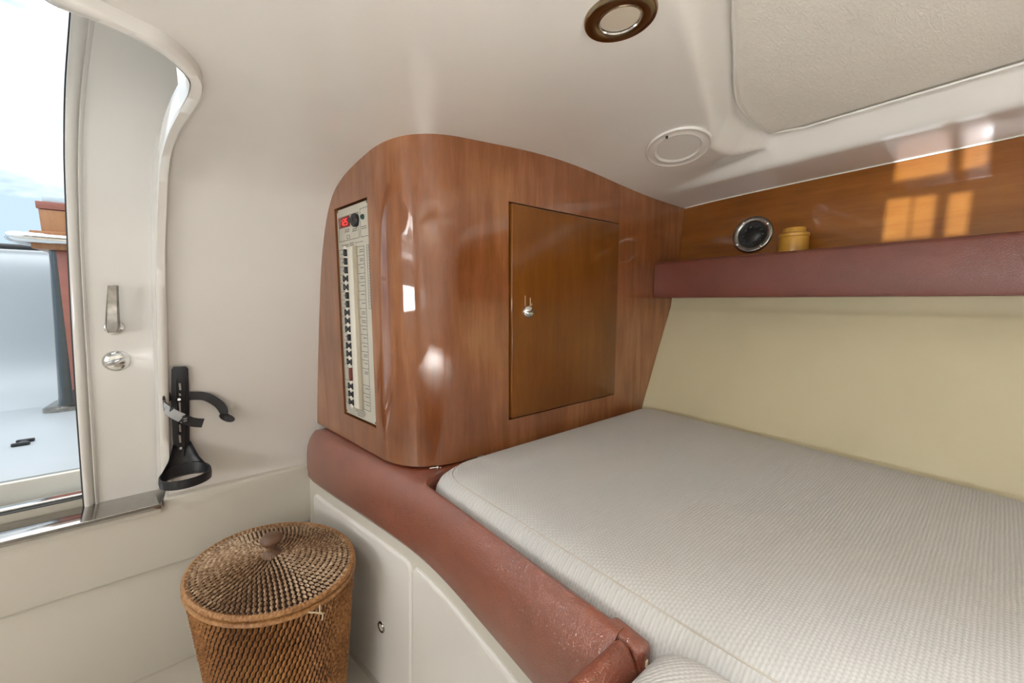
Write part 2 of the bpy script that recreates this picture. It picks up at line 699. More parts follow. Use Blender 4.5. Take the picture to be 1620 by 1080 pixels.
# vinyl headliner panel inside the recess
vp = [(-.40, .206), (.40, .206), (.553, .250), (.631, .280), (.714, .312), (.80, .346), (.86, .365), (.92, .372), (.98, .372), (1.045, .366),
      (1.053, .30), (1.053, .0), (1.053, -1.1), (-.40, -1.1)]
v = MB()
zv = .3795
vr = [[Vector((x, y, zv + dz + camber(x, y) * .9)) for x, y in vp] for dz in (.012, 0)]
vi = []
for (x, y) in vp:
    vi.append(Vector((x, y, 0)))
cx, cy = .35, -.4
inner = [Vector((lerp(x, cx, .012), lerp(y, cy, .012), zv - .002 + camber(x, y) * .9)) for x, y in vp]
v.loft(vr + [inner], cap=False)
# top sheet as a grid so the camber is followed
XS = [-.39 + 1.435 * k / 60 for k in range(61)]


def edge_y(x):
    return interp(x, [(-.4, .200), (.40, .200), (.553, .244), (.631, .274), (.714, .306), (.80, .340), (.86, .359), (.92, .366), (1.05, .364)])


v.grid([[Vector((x, lerp(edge_y(x), -1.1, q / 40), zv - .002 + camber(x, lerp(edge_y(x), -1.1, q / 40)) * .9)) for q in range(41)] for x in XS])
v.build('headliner_panel', M['headliner'], ceiling, smooth_deg=50, recalc=False)
vb = MB()
vb.tube(catmull([(x, y, zv + .0005 + camber(x, y) * .9) for x, y in vp[:10]], 5) + [Vector((x, y, zv + .0005)) for x, y in vp[10:]] + [Vector((-.40, .206, zv))], .0026, 8, cap=False)
vb.build('headliner_bead', M['gel'], ceiling)

# raised rim round the companionway
rim = MB()
for sgn in (1, -1):
    def fx(p):
        return Vector((p.x if sgn > 0 else 2 * CL - p.x, p.y, p.z))
    foot = []
    for p, q in zip(r_out, r_inn):
        bp, _ = base_pt(p)
        foot.append(bp + (bp - p).normalized() * .012)
    # soften the outer arris with one extra row
    r1 = [lerp(p, f, .16) + (p - q).normalized() * .0 for p, f, q in zip(r_out, foot, r_inn)]
    r2 = [lerp(p, q, .10) for p, q in zip(r_out, r_inn)]
    r3 = [lerp(q, p, .10) for p, q in zip(r_out, r_inn)]
    back = []
    for q in r_inn:
        bp, bi = base_pt(q)
        back.append(bp + (bp - q).normalized() * .02)
    rr = [[fx(p) for p in seq] for seq in (foot, r1, r2, r3, [lerp(q, bk, .12) for q, bk in zip(r_inn, back)], back)]
    rim.grid(list(zip(*rr)) if False else [list(t) for t in zip(*rr)])
trim1 = struct(rim.build('trim_1', M['gel'], smooth_deg=70))
# reveal from the rim to the door leaf
YD = 1.240
cha = catmull([onY(x, y, YD - .004) for x, y in CHA_PX], 4)
rv = MB()
nr = len(cha)
inn_part = relax(catmull([hit(x, y, PROUD * .6) for x, y in INN_PX[:len(CHA_PX)]], 4), 5)
rv.grid([[p, lerp(p, q, .5), q] for p, q in zip(inn_part, cha)])
rv.grid([[Vector((2 * CL - p.x, p.y, p.z)), Vector((2 * CL - q.x, q.y, q.z))] for p, q in zip(inn_part, cha)])
# upstand of the hatch opening, raised to the roof to block sky light
up = [p for p in r_inn if p.y < .80]
rv.grid([[p, Vector((p.x - .003, p.y + .02, .86))] for p in up])
rv.grid([[Vector((2 * CL - p.x, p.y, p.z)), Vector((2 * CL - p.x + .003, p.y + .02, .86))] for p in up])
rv.build('reveal', M['gel'], trim1, smooth_deg=60)
sr = MB()  # unseen roof and sides added to keep sky light off the door
sr.box((-.96, .30, .858), (.04, 1.32, .885))
sr.box((.010, .76, .33), (.03, 1.27, .858))
sr.box((-.95, .76, .33), (-.93, 1.27, .858))
sr.build('sky_block', M['gel'], trim1, bevel=.004)

# ------------------------------------------------------------------ lower aft bulkhead, sill, ledge
lw = MB()
lw.box((-1.9, 1.186, -.90), (.45, 1.22, -.60))
lw.box((-2.2, 1.20, -.90), (-.79, 1.24, .34))
lw.box((.20, 1.212, -.90), (1.36, 1.24, .34))
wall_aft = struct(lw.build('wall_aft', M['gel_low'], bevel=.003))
lb = MB()
lsec = [(-1.9, -.632), (.205, -.632), (.205, -.464), (-.1305, -.464), (-.1305, -.4795), (-1.9, -.4795)]
lb.loft([[Vector((x, y, z)) for x, z in lsec] for y in (1.171, 1.245)])
ledge = lb.build('ledge', M['gel_low'], wall_aft, bevel=.006, seg=3)
sl = MB()
sl.box((-.790, 1.150, -.478), (-.131, 1.245, -.4645))
sill = struct(sl.build('trim_2', M['steel'], bevel=.003, seg=2))
s2 = MB()
s2.box((-.790, 1.158, -.490), (-.133, 1.20, -.478))
s2.build('sill_underside', M['gel_low'], sill, bevel=.002)
tr = MB()
tr.box((-.79, 1.246, -.478), (-.262, 1.262, -.446))
track = struct(tr.build('trim_3', M['plate'], bevel=.001))
t2 = MB()
t2.box((-.79, 1.256, -.447), (-.258, 1.285, -.440))
t2.build('track_cap', M['chrome'], track, bevel=.002)
t3 = MB()
t3.box((-.79, 1.2455, -.4475), (-.262, 1.256, -.4455))
t3.build('track_seal', M['gasket'], track)
fl = MB()
fl.box((-2.2, -1.6, -.93), (1.36, 1.25, -.90))
struct(fl.build('floor', M['sole']))

# ------------------------------------------------------------------ door leaf with moulded edge
EDGE_PX = [(115, -40), (112, 20), (105, 110), (103, 150), (102, 250), (106, 350), (113, 500), (122, 650), (133, 800)]
RIB_PX = [(157, -30), (150, 33), (138, 120), (131, 200), (130, 290), (133, 400), (139, 500), (145, 600), (157, 800)]
eL = sorted([(p.z, p.x) for p in (onY(x, y, YD) for x, y in EDGE_PX)])
eR = sorted([(p.z, p.x) for p in (onY(x, y, YD) for x, y in RIB_PX)])
zs = [-.470 + 1.326 * k / 72 for k in range(73)]


def sm_interp(z, pts):
    return (interp(z - .04, pts) + interp(z, pts) * 2 + interp(z + .04, pts)) / 4


DP = [(0, .03), (0, .002), (.06, -.006), (.25, -.008), (.50, -.007), (.62, .002), (.70, .004), (.78, -.004), (.86, -.006), (.95, -.003), (1.0, .002)]
dr = MB()
rows = []
for z in zs:
    L, R = sm_interp(z, eL), sm_interp(z, eR)
    r = [Vector((lerp(L, R, t), YD + dy, z)) for t, dy in DP]
    r += [Vector((lerp(R, .06, k / 6), YD + .002, z)) for k in range(1, 7)]
    r += [Vector((.06, YD + .03, z))]
    rows.append(r)
dr.grid(rows)
dr.quad(rows[-1][0], rows[-1][1], rows[-1][-2], rows[-1][-1])
door = struct(dr.build('door_1', M['gel'], smooth_deg=70, recalc=False))
gk = MB()
gk.grid([[Vector((sm_interp(z, eL) + dx, YD + dy, z)) for dx, dy in ((.0015, .0), (-.0025, .001), (-.0025, .028), (.0015, .029))] for z in zs])
gk.build('edge_gasket', M['gasket'], door)
# lever
hb = onY(181, 518, YD)
ht = onY(183, 452, YD)
hh = MB()
hh.lathe(hb + Vector((0, .004, 0)), (0, -1, 0), [(.0175, 0), (.0175, .004), (.0155, .008), (.010, .010), (.009, .024), (.006, .026)], 28)
rose = hh.build('handle_rose', M['chrome'], door)
lvm = MB()
yy = hb.y - .022
rings = []
for k in range(9):
    t = k / 8
    z = lerp(hb.z - .010, ht.z, t)
    x = lerp(hb.x, ht.x, t)
    wd = lerp(.0125, .0085, t) if k > 0 else .008
    y0 = yy - .004 - .006 * math.sin(t * 2.2)
    rings.append([Vector((x - wd, y0 + .004, z)), Vector((x - wd * .7, y0 - .002, z)), Vector((x + wd * .7, y0 - .002, z)), Vector((x + wd, y0 + .004, z)),
                  Vector((x + wd * .7, y0 + .007, z)), Vector((x - wd * .7, y0 + .007, z))])
lvm.loft(rings)
lvm.build('handle_lever', M['worn_chrome'], rose, smooth_deg=50)
lk = onY(184.5, 571, YD)
lm = MB()
lm.lathe(lk + Vector((0, .004, 0)), (0, -1, 0), [(.0245, 0), (.0245, .003), (.023, .007), (.018, .0105), (.009, .013), (.0, .0135)], 36, cap=False)
lrose = lm.build('lock_rose', M['chrome'], door)
lt = MB()
rings = []
for k in range(11):
    t = k / 10 * 2 - 1
    s = math.sqrt(max(0, 1 - t * t))
    c0 = lk + Vector((t * .019, -.011, t * .006))
    rings.append([c0 + Vector((0, -.010 * s * math.cos(a) if math.cos(a) > 0 else .004, .0065 * s * math.sin(a))) for a in [2 * math.pi * j / 10 for j in range(10)]])
lt.loft(rings)
lt.build('thumb_turn', M['chrome'], lrose)

# ------------------------------------------------------------------ starboard side: upholstery, wood strip, trim bead
Y_AFT, Y_FWD = .699, -1.5
hs = MB()
hs.box((1.345, -1.5, -.90), (1.36, 1.2, .34))
wall_sb = struct(hs.build('wall_starboard', M['gel_low']))
ol = MB()
prof = [(1.060, -.42), (1.089, -.335), (1.12, -.265), (1.158, -.18), (1.195, -.10), (1.215, -.058), (1.224, -.036), (1.232, -.02), (1.238, .02)]
prof = [(p.x, p.y) for p in catmull([(a, b_, 0) for a, b_ in prof], 4)]
ol.grid([[Vector((x, lerp(Y_AFT, Y_FWD, k / 20), z)) for x, z in prof] for k in range(21)])
ol.build('upholstery_panel', M['olive'], wall_sb, recalc=False)
wp = MB()
WX = lambda z: 1.262 + (z - .02) / .30 * .032
wp.loft([[Vector((WX(.02), y, .02)), Vector((WX(.335), y, .335)), Vector((WX(.335) + .012, y, .335)), Vector((WX(.02) + .012, y, .02))] for y in (Y_AFT, Y_FWD)])
wp.build('wood_panel', M['wood_wall'], wall_sb, smooth_deg=20)
bd = MB()
bd.tube([(1.2915, y, surf_z(min(y, .69)) + camber(1.29, y) - .0005) for y in [.698, .6, .4, .2, 0, -.3, -.7, -1.2, -1.5]], .0022, 8)
bd.build('bead', M['breaker_white'], wall_sb)

# ------------------------------------------------------------------ port side and forward end (behind and beside the camera)
GY = (GL_T - GL_S)
pw = MB()
XP = 2 * CL - 1.30          # port side
WIN = [(-1.0, .02, -.09, .13)]


def wall_with_holes(mb, X, th, ys, zsx, holes):
    """vertical wall in plane X built as cells, leaving the holes open"""
    for y0, y1 in zip(ys, ys[1:]):
        for z0, z1 in zip(zsx, zsx[1:]):
            ym, zm = (y0 + y1) / 2, (z0 + z1) / 2
            if any(a < ym < b_ and c0 < zm < d for a, b_, c0, d in holes):
                continue
            mb.box((X - th, y0, z0), (X, y1, z1))


def glint_at(yv, zv):
    """where the ray from the glint to a point on the wood crosses the port side"""
    P = Vector((WX(zv), yv, zv))
    t = (XP - GL_S.x) / (P.x - GL_S.x)
    q = GL_S + (P - GL_S) * t
    return q.y, q.z


small = []
for (ya, yb, za, zb) in ((.100, .184, .278, .345), (.046, .080, .278, .345), (.150, .191, .141, .238), (.112, .146, .141, .236), (.062, .092, .139, .230)):
    a0, c0 = glint_at(ya, za)
    b0, d0 = glint_at(yb, zb)
    small.append((a0, b0, c0, d0))
ysx = sorted({-1.5, 1.2, -1.0, .02} | {q for s_ in small for q in s_[:2]})
zsx = sorted({-.90, .345, -.09, .13} | {q for s_ in small for q in s_[2:]})
wall_with_holes(pw, XP, .02, ysx, zsx, [(-1.0, .02, -.09, .13)] + small)
wall_port = struct(pw.build('wall_port', M['gel'], smooth_deg=0))
fw = MB()
fw.box((XP, -1.53, -.90), (1.36, -1.5, .345))
struct(fw.build('wall_forward', M['gel']))
wn = MB()
for y0, y1, z0, z1 in ((-1.02, .04, .125, .145), (-1.02, .04, -.105, -.085), (-1.02, -1.0, -.085, .125), (.02, .04, -.085, .125), (-.50, -.48, -.085, .125)):
    wn.box((XP - .03, y0, z0), (XP + .012, y1, z1))
win = struct(wn.build('window_1', M['breaker_white'], bevel=.002))
gl = MB()
gl.box((XP - .036, -1.0, -.09), (XP - .031, .02, .13))
gl.build('pane', M['glass'], win)

# hatch frame added around the fill lamp, closed above (behind the camera)
hf = thing('added_hatch', (-.10, -.50, .335), 'square hatch frame added around the fill lamp over the berth', 'hatch')
q = MB()
for (x0, y0, x1, y1) in ((-.45, -.85, .25, -.815), (-.45, -.185, .25, -.15), (-.45, -.815, -.415, -.185), (.215, -.815, .25, -.185)):
    q.box((x0, y0, .345), (x1, y1, .384))
q.build('frame', M['breaker_white'], hf, bevel=.004)

# ------------------------------------------------------------------ corner cabinet
def bez(p0, p1, p2, t):
    return ((1 - t) ** 2 * p0[0] + 2 * t * (1 - t) * p1[0] + t * t * p2[0], (1 - t) ** 2 * p0[1] + 2 * t * (1 - t) * p1[1] + t * t * p2[1])


PA, PB, PC = (.204, 1.205), (.266, .842), (.415, .700)
CTRL = (.281, .702)


def face_at_y(y):
    t = (PA[1] - y) / (PA[1] - PB[1])
    return Vector((lerp(PA[0], PB[0], t), y, 0))


PY0, PY1, PZ0, PZ1 = 1.004, .830, -.286, .217           # breaker panel cut-out
dTL, dTR, dBL, dBR = onY(807, 317, .70), onY(981, 355, .70), onY(803, 662, .70), onY(969, 627, .70)
DX0, DX1 = (dTL.x + dBL.x) / 2, (dTR.x + dBR.x) / 2
DZ0, DZ1 = (dBL.z + dBR.z) / 2, (dTL.z + dTR.z) / 2
path = []
ysn = sorted(set([PA[1] - k * (PA[1] - PB[1]) / 24 for k in range(25)] + [PY0, PY1 + .0125]), reverse=True)
for y in ysn:
    if y >= PB[1]:
        p = face_at_y(y)
        path.append((p.x, p.y, 'P' if PY1 - 1e-6 < y else ''))
PY1 = PB[1]
PY1 = max(y for y in ysn if y <= .8435)
for k in range(1, 25):
    x, y = bez(PB, CTRL, PC, k / 24)
    path.append((x, y, ''))
xs = sorted(set([lerp(PC[0], 1.30, k / 40) for k in range(1, 41)] + [DX0, DX1]))
for x in xs:
    path.append((x, .70, ''))


def ceil_at(x, y):
    return surf_z(min(y, 1.19)) + camber(x, y) + recess(x, y)


CABZ = -.351
cab = thing('corner_cabinet', (.75, .95, CABZ), 'varnished brown wood corner cabinet with rounded front edge and one door', 'cabinet')
cb = MB()


def zlow(x, y):
    return CABZ if x < .47 else CABZ - .05 * min(1, (x - .47) / .03)


def strip(a, b_, za, zb):
    (x0, y0), (x1, y1) = a, b_
    n = 6
    cb.quad((x0, y0, za[0]), (x1, y1, zb[0]), (x1, y1, zb[1]), (x0, y0, za[1]))


# section height of the curved wall where the left face meets it
def wall_top(x, y):
    """lowest height at which the moulding is reached over this plan point"""
    if y > 1.19:
        return -.45
    best = None
    for (y0, z0), (y1, z1) in zip(PROF, PROF[1:]):
        if min(y0, y1) <= y <= max(y0, y1) and y0 != y1:
            return z0 + (z1 - z0) * (y - y0) / (y1 - y0) + camber(x, y) + recess(x, y)
    return .33


for (x0, y0, _), (x1, y1, _) in zip(path, path[1:]):
    t0, t1 = wall_top(x0, y0) + .006, wall_top(x1, y1) + .006
    b0, b1 = zlow(x0, y0), zlow(x1, y1)
    if t0 < b0 + .002 and t1 < b1 + .002:
        continue
    t0, t1 = max(t0, b0), max(t1, b1)
    ym, xm = (y0 + y1) / 2, (x0 + x1) / 2
    a, b_ = (x0, y0), (x1, y1)
    if y0 > .8 and PY1 < ym < PY0:
        strip(a, b_, (b0, PZ0), (b1, PZ0))
        strip(a, b_, (PZ1, t0), (PZ1, t1))
    elif abs(y0 - .70) < 1e-6 and DX0 < xm < DX1:
        strip(a, b_, (b0, DZ0), (b1, DZ0))
        strip(a, b_, (DZ1, t0), (DZ1, t1))
    else:
        strip(a, b_, (b0, t0), (b1, t1))
# reveals of the two cut-outs
NL = Vector((-(PA[1] - PB[1]), -(PB[0] - PA[0]), 0)).normalized()      # outward normal of the left face
fa, fb = face_at_y(PY0), face_at_y(PY1)
for zz in (PZ0, PZ1):
    cb.quad((fa.x, fa.y, zz), (fb.x, fb.y, zz), Vector((fb.x, fb.y, zz)) - NL * .02, Vector((fa.x, fa.y, zz)) - NL * .02)
for f_ in (fa, fb):
    cb.quad((f_.x, f_.y, PZ0), (f_.x, f_.y, PZ1), Vector((f_.x, f_.y, PZ1)) - NL * .02, Vector((f_.x, f_.y, PZ0)) - NL * .02)
for zz in (DZ0, DZ1):
    cb.quad((DX0, .70, zz), (DX1, .70, zz), (DX1, .722, zz), (DX0, .722, zz))
for xx in (DX0, DX1):
    cb.quad((xx, .70, DZ0), (xx, .70, DZ1), (xx, .722, DZ1), (xx, .722, DZ0))
cb.quad((DX0, .722, DZ0), (DX1, .722, DZ0), (DX1, .722, DZ1), (DX0, .722, DZ1))
# underside along the leather
bot = [(x, y) for x, y, _ in path if x < .42]
cb.grid([[Vector((x, y, zlow(x, y))), Vector((x + .04, y + .06, zlow(x, y)))] for x, y in bot])
cb.build('carcass', M['wood_cab'], cab, smooth_deg=40, recalc=False)
cd = MB()
g = .0035
cd.box((DX0 + g + .001, .694, DZ0 + g), (DX1 - g, .717, DZ1 - g))
cdoor = cd.build('door', M['wood_door'], cab, bevel=.0035, seg=3)
kc = onY(834.5, 493, .694)
kn = MB()
kn.lathe(kc, (0, -1, 0), [(.0155, 0), (.0155, .003), (.0145, .006), (.0135, .0075), (.0125, .009), (.009, .012), (.004, .0135), (0, .0138)], 32, cap=False)
knob = kn.build('push_knob', M['chrome'], cdoor)
ks = MB()
ks.obox(kc + Vector((0, -.0135, 0)), (.012, 0, 0), (0, .0012, 0), (0, 0, .0010))
ks.build('knob_slot', M['black'], knob)
sc_ = MB()
for dx, l, w_ in ((-.0075, .024, .0006), (.0085, .019, .0008), (.013, .006, .0005)):
    sc_.obox(kc + Vector((dx, -.0002, .014 + l / 2)), (w_, 0, 0), (0, .0004, 0), (0, 0, l / 2))
sc_.build('scratches', M['stitch'], cdoor)

# ------------------------------------------------------------------ breaker panel in the cabinet's left face
U = (fb - fa).normalized()                       # along the panel, left to right
PW = (fb - fa).length
PH = PZ1 - PZ0
REC = .0035
BO = Vector((fa.x, fa.y, PZ0)) - NL * REC
bp = thing('breaker_panel', (BO.x, BO.y, PZ0), 'cream electrical breaker panel with red display and column of switches', 'electrical panel')


def pt(u, v_, d=0.0):
    """panel coordinates: u right, v up, both 0..1, d out of the face in metres"""
    return BO + U * (u * PW) + Vector((0, 0, v_ * PH)) + NL * d


def pbox(mb, u0, u1, v0, v1, d0, d1):
    mb.loft([[pt(u0, v0, d), pt(u1, v0, d), pt(u1, v1, d), pt(u0, v1, d)] for d in (d0, d1)])


q = MB()
pbox(q, .03, .985, .008, .992, -.004, .0)
q.build('face_plate', M['plate'], bp, bevel=.0008)
# printed legend: frames, dividing lines and the small illegible captions
ink = MB()
LT = .0005


def hl(u0, u1, v_):
    pbox(ink, u0, u1, v_ - LT / PH, v_ + LT / PH, 0, .0003)


def vl(u, v0, v1):
    pbox(ink, u - LT / PW, u + LT / PW, v0, v1, 0, .0003)


def txt(u0, u1, v_, n=1):
    for k in range(n):
        vv = v_ - k * .0085
        s = u0 + random.uniform(0, .02)
        while s < u1 - .01:
            e = min(u1, s + random.uniform(.018, .04))
            pbox(ink, s, e - .006, vv - .0017, vv + .0017, 0, .0003)
            s = e + .004


hl(.10, .70, .955); hl(.08, .70, .845); vl(.08, .845, .950); vl(.70, .845, .955)
hl(.75, .97, .965); hl(.75, .97, .845); vl(.75, .845, .965)
txt(.27, .42, .893, 2); txt(.50, .66, .888, 2); txt(.77, .92, .888, 2)
hl(.33, .42, .866); hl(.33, .42, .853); vl(.33, .853, .866); vl(.42, .853, .866)
hl(.14, .38, .826); hl(.56, .80, .826); txt(.40, .54, .829, 2)
V_TOP, V_BOT = .806, .062
NR = 19
rh = (V_TOP - V_BOT) / NR
STATE = [1, 1, 1, 0, 0, 1, 1, 0, 0, 0, 1, 0, 0, 0, 2, 2, 0, 0, 0]
for k in range(NR + 1):
    vv = V_TOP - k * rh
    if k == 15:
        continue
    hl(.06, .36, vv); hl(.62, .82, vv)
    if k < NR:
        txt(.68, .80, vv - rh * .38, 2 if k in (0, 1, 3, 7, 8, 12, 14) else 1)
        txt(.12, .18, vv - rh * .5, 1)
        if k % 3 == 0:
            txt(.24, .32, vv - rh * .5, 1)
vl(.06, V_BOT, V_TOP); vl(.21, V_BOT, V_TOP); vl(.82, V_BOT, V_TOP)
vl(.90, V_TOP - 7 * rh, V_TOP); vl(.955, V_TOP - 7 * rh, V_TOP); hl(.90, .955, V_TOP); hl(.90, .955, V_TOP - 7 * rh)
for k in range(20):
    pbox(ink, .925, .935, V_TOP - .01 - k * .0128 - .004, V_TOP - .01 - k * .0128, 0, .0003)
txt(.38, .66, .048, 1); txt(.36, .68, .039, 1); txt(.40, .66, .030, 1); txt(.42, .62, .021, 1)
ink.build('printed_legend', M['ink'], bp, smooth_deg=0)
# display and rotary selector
q = MB()
pbox(q, .10, .44, .905, .952, 0, .002)
disp = q.build('display', M['led_dark'], bp, bevel=.0006)
dg = MB()


def seg7(u, v_, digit, w_=.055, h_=.026):
    segs = {'1': 'bc', '2': 'abged', '5': 'afgcd'}[digit]
    t = .010
    R = {'a': (0, 1, 'h'), 'd': (0, 0, 'h'), 'g': (0, .5, 'h'), 'b': (1, .5, 'v'), 'c': (1, 0, 'v'), 'f': (0, .5, 'v'), 'e': (0, 0, 'v')}
    for s in segs:
        x, y, o_ = R[s]
        if o_ == 'h':
            pbox(dg, u + .006, u + w_ - .006, v_ + y * h_ - .0018, v_ + y * h_ + .0018, .002, .0024)
        else:
            pbox(dg, u + x * w_ - t / 2, u + x * w_ + t / 2, v_ + y * h_ + .0015, v_ + y * h_ + h_ / 2 - .0015, .002, .0024)


for i, dch in enumerate('125'):
    seg7(.18 + i * .078, .915, dch)
pbox(dg, .305, .313, .912, .917, .002, .0024)
dg.build('display_digits', M['led'], disp, smooth_deg=0)
q = MB()
c0 = pt(.63, .922)
q.lathe(c0, NL, [(.0150, 0), (.0150, .006), (.013, .008), (0, .0083)], 24, cap=False)
q.obox(c0 - U * .013 + Vector((0, 0, .002)) + NL * .006, U * .013, NL * .003, Vector((0, 0, .0042)))
q.build('selector_knob', M['black'], bp)
q = MB()
q.lathe(pt(.83, .928), NL, [(.0060, 0), (.0055, .003), (.003, .005), (0, .0055)], 16, cap=False)
q.build('indicator_lamp', plain('green_lamp', (.02, .07, .05), .2), bp)
# breaker rail: pale front, side painted darker as its shade
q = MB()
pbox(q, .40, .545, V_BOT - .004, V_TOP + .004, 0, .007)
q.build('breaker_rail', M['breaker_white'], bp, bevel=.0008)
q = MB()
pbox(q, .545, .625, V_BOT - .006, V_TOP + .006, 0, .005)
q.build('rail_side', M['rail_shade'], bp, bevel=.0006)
# breakers
base_m = {}
for k in range(NR):
    st = STATE[k]
    if st == 2 and STATE[k - 1] == 2:
        continue
    span = 2 if st == 2 else 1
    vc = V_TOP - (k + span / 2) * rh
    br = MB()
    pbox(br, .30, .405, vc - rh * span * .47, vc + rh * span * .47, 0, .0042)
    bo = br.build('breaker', M['breaker_white'], bp, bevel=.0012)
    bmp = MB()
    for e in ((-1, 1) if k == 0 else (-1,)):
        bmp.lathe(pt(.335, vc + e * rh * span * .5), NL, [(.0075, .003), (.0072, .007), (.005, .009), (0, .0095)], 16, cap=False)
    bmp.build('bump', M['breaker_white'], bo)
    tg = MB()
    cc = pt(.365, vc)
    hz = Vector((0, 0, rh * PH * .40 * span))
    if st == 0:
        pbox(tg, .26, .285, vc - rh * .36, vc + rh * .36, .002, .010)
        pbox(tg, .285, .37, vc - rh * .20, vc + rh * .20, .002, .010)
        pbox(tg, .37, .40, vc - rh * .36, vc + rh * .36, .002, .009)
    else:
        rings = []
        for j in range(9):
            s = j / 8 * 2 - 1
            wd = .0065 * math.sqrt(max(.02, 1 - s * s * .85)) * (1 if st == 1 else 1.1)
            cj = cc + hz * s
            rings.append([cj - U * wd + NL * .002, cj - U * wd * .7 + NL * .012, cj + U * wd * .7 + NL * .012, cj + U * wd + NL * .002])
        tg.loft(rings)
    tg.build('toggle', M['red_toggle'] if st == 2 else M['black'], bo, bevel=.0005, smooth_deg=50)
for (u_, v_) in ((.06, .985), (.955, .985), (.06, .018), (.955, .018)):
    q = MB()
    q.lathe(pt(u_, v_), NL, [(.0028, 0), (.0026, .001), (0, .0013)], 10, cap=False)
    q.build('screw', M['worn_chrome'], bp)

# ------------------------------------------------------------------ shelf with leather fiddle, vent, jar
sh = thing('side_shelf', (1.21, .2, .008), 'long shelf along the hull with a dark brown leather front', 'shelf')
q = MB()
q.box((1.140, -1.45, .018), (1.272, .698, .034))
q.build('board', M['wood_wall'], sh)
q = MB()
fp = [(1.122, .018), (1.125, .0095), (1.131, .008), (1.148, .008), (1.150, .012), (1.150, .112), (1.147, .118), (1.142, .1215), (1.130, .1215), (1.1245, .1185), (1.122, .112), (1.1215, .06)]
q.loft([[Vector((x, y, z)) for x, z in fp] for y in [.698, .6965] + [.69 - k * .1 for k in range(22)]])
q.build('leather_fiddle', M['leather_dark'], sh, smooth_deg=50)

vN = Vector((-1, 0, -.107)).normalized() * 1.0
vc_ = onX(1190.5, 371.5, 1.2815)
vN = Vector((-1, 0, .107)).normalized()
vt = thing('round_vent', (vc_.x, vc_.y, vc_.z - .055), 'round black fitting with a screwed steel ring on the wood panel', 'vent')
q = MB()
q.lathe(vc_, vN, [(.0545, -.004), (.0545, .003), (.053, .0055), (.050, .007), (.042, .0065), (.039, .004), (.0385, -.002)], 48, cap=False)
q.build('steel_ring', M['worn_chrome'], vt)
q = MB()
q.lathe(vc_, vN, [(.039, -.003), (.039, .0022), (.034, .0026), (.030, .0012), (.020, .001), (.016, .003), (.008, .0045), (0, .0048)], 40, cap=False)
gr = q.build('black_centre', M['vent_black'], vt)
q = MB()
wu = Vector((0, 1, 0))
wv = vN.cross(wu)
for k in range(10):
    a = 2 * math.pi * k / 10
    e = wu * math.cos(a) + wv * math.sin(a)
    q.lathe(vc_ + e * .026, vN, [(.0048, .001), (.0045, .0035), (.003, .0045), (0, .0047)], 10, cap=False)
q.build('studs', M['vent_black'], gr)
for a in (35, 125, 215, 305):
    e = wu * math.cos(math.radians(a)) + wv * math.sin(math.radians(a))
    q = MB()
    q.lathe(vc_ + e * .0465, vN, [(.0042, .006), (.004, .0075), (.002, .0088), (0, .009)], 12, cap=False)
    q.build('screw', M['chrome'], vt)
jc = Vector((1.212, .353, .0345))
jar = thing('amber_jar', jc, 'small amber yellow lidded jar standing on the shelf', 'jar')
q = MB()
q.lathe(jc, (0, 0, 1), [(.026, 0), (.0325, .002), (.033, .06), (.0335, .085), (.033, .128), (.0325, .130)], 40)
q.build('body', M['amber'], jar)
q = MB()
q.lathe(jc, (0, 0, 1), [(.0320, .1305), (.0335, .132), (.0335, .138), (.031, .1405), (.026, .142), (.0255, .151), (.024, .1535), (0, .154)], 40, cap=False)
q.build('lid', M['amber'], jar)

# ------------------------------------------------------------------ ceiling fittings
def cz(x, y):
    return surf_z(y) + camber(x, y) + recess(x, y)


zq = cz(.40, .31)
dlc = (onZ(928, 44, zq - .004) + onZ(1038, 20, zq - .004) + onZ(985, -1, zq - .004) + onZ(966, 70, zq - .004)) / 4
dlc = dlc * .995 + RGT * .002
dlc.z = cz(dlc.x, dlc.y)
ex = .004
nx = Vector(((cz(dlc.x + ex, dlc.y) - cz(dlc.x - ex, dlc.y)) / (2 * ex), (cz(dlc.x, dlc.y + ex) - cz(dlc.x, dlc.y - ex)) / (2 * ex), -1)).normalized()
dl = thing('ceiling_downlight', dlc, 'round recessed downlight with dark bronze ring in the ceiling', 'light')
q = MB()
q.lathe(dlc, nx, [(0.0428, -.004), (0.0428, .002), (0.0416, .0045), (0.0401, .0052), (0.0279, .0052), (0.0261, .0042), (0.0257, .0005), (0.0257, -.012)], 56, cap=False)
q.build('bezel', M['bronze'], dl)
q = MB()
q.lathe(dlc, nx, [(0.0259, .0035), (0.0256, .0052), (0.0245, .0052), (0.0239, .0035)], 56, cap=False)
q.build('inner_ring', M['chrome'], dl)
q = MB()
q.lathe(dlc, nx, [(0.0243, .001), (0.0234, .0025), (.018, .0034), (.008, .0036), (0, .0036)], 48, cap=False)
q.build('lens', M['lens'], dl)
q = MB()
q.lathe(dlc, nx, [(0.0248, -.001), (0.0198, -.004), (.006, -.006), (0, -.006)], 40, cap=False)
q.build('reflector', M['breaker_white'], dl)

oc = Vector((.850, .483, 0))
oc.z = cz(oc.x, oc.y)
on_ = Vector(((cz(oc.x + .03, oc.y) - cz(oc.x - .03, oc.y)) / .06, (cz(oc.x, oc.y + .03) - cz(oc.x, oc.y - .03)) / .06, -1)).normalized()
od = Vector((.78, .62, 0))
oval = thing('ceiling_cover_plate', oc, 'white oval cover plate with a moulded finger grip in the ceiling', 'cover plate')


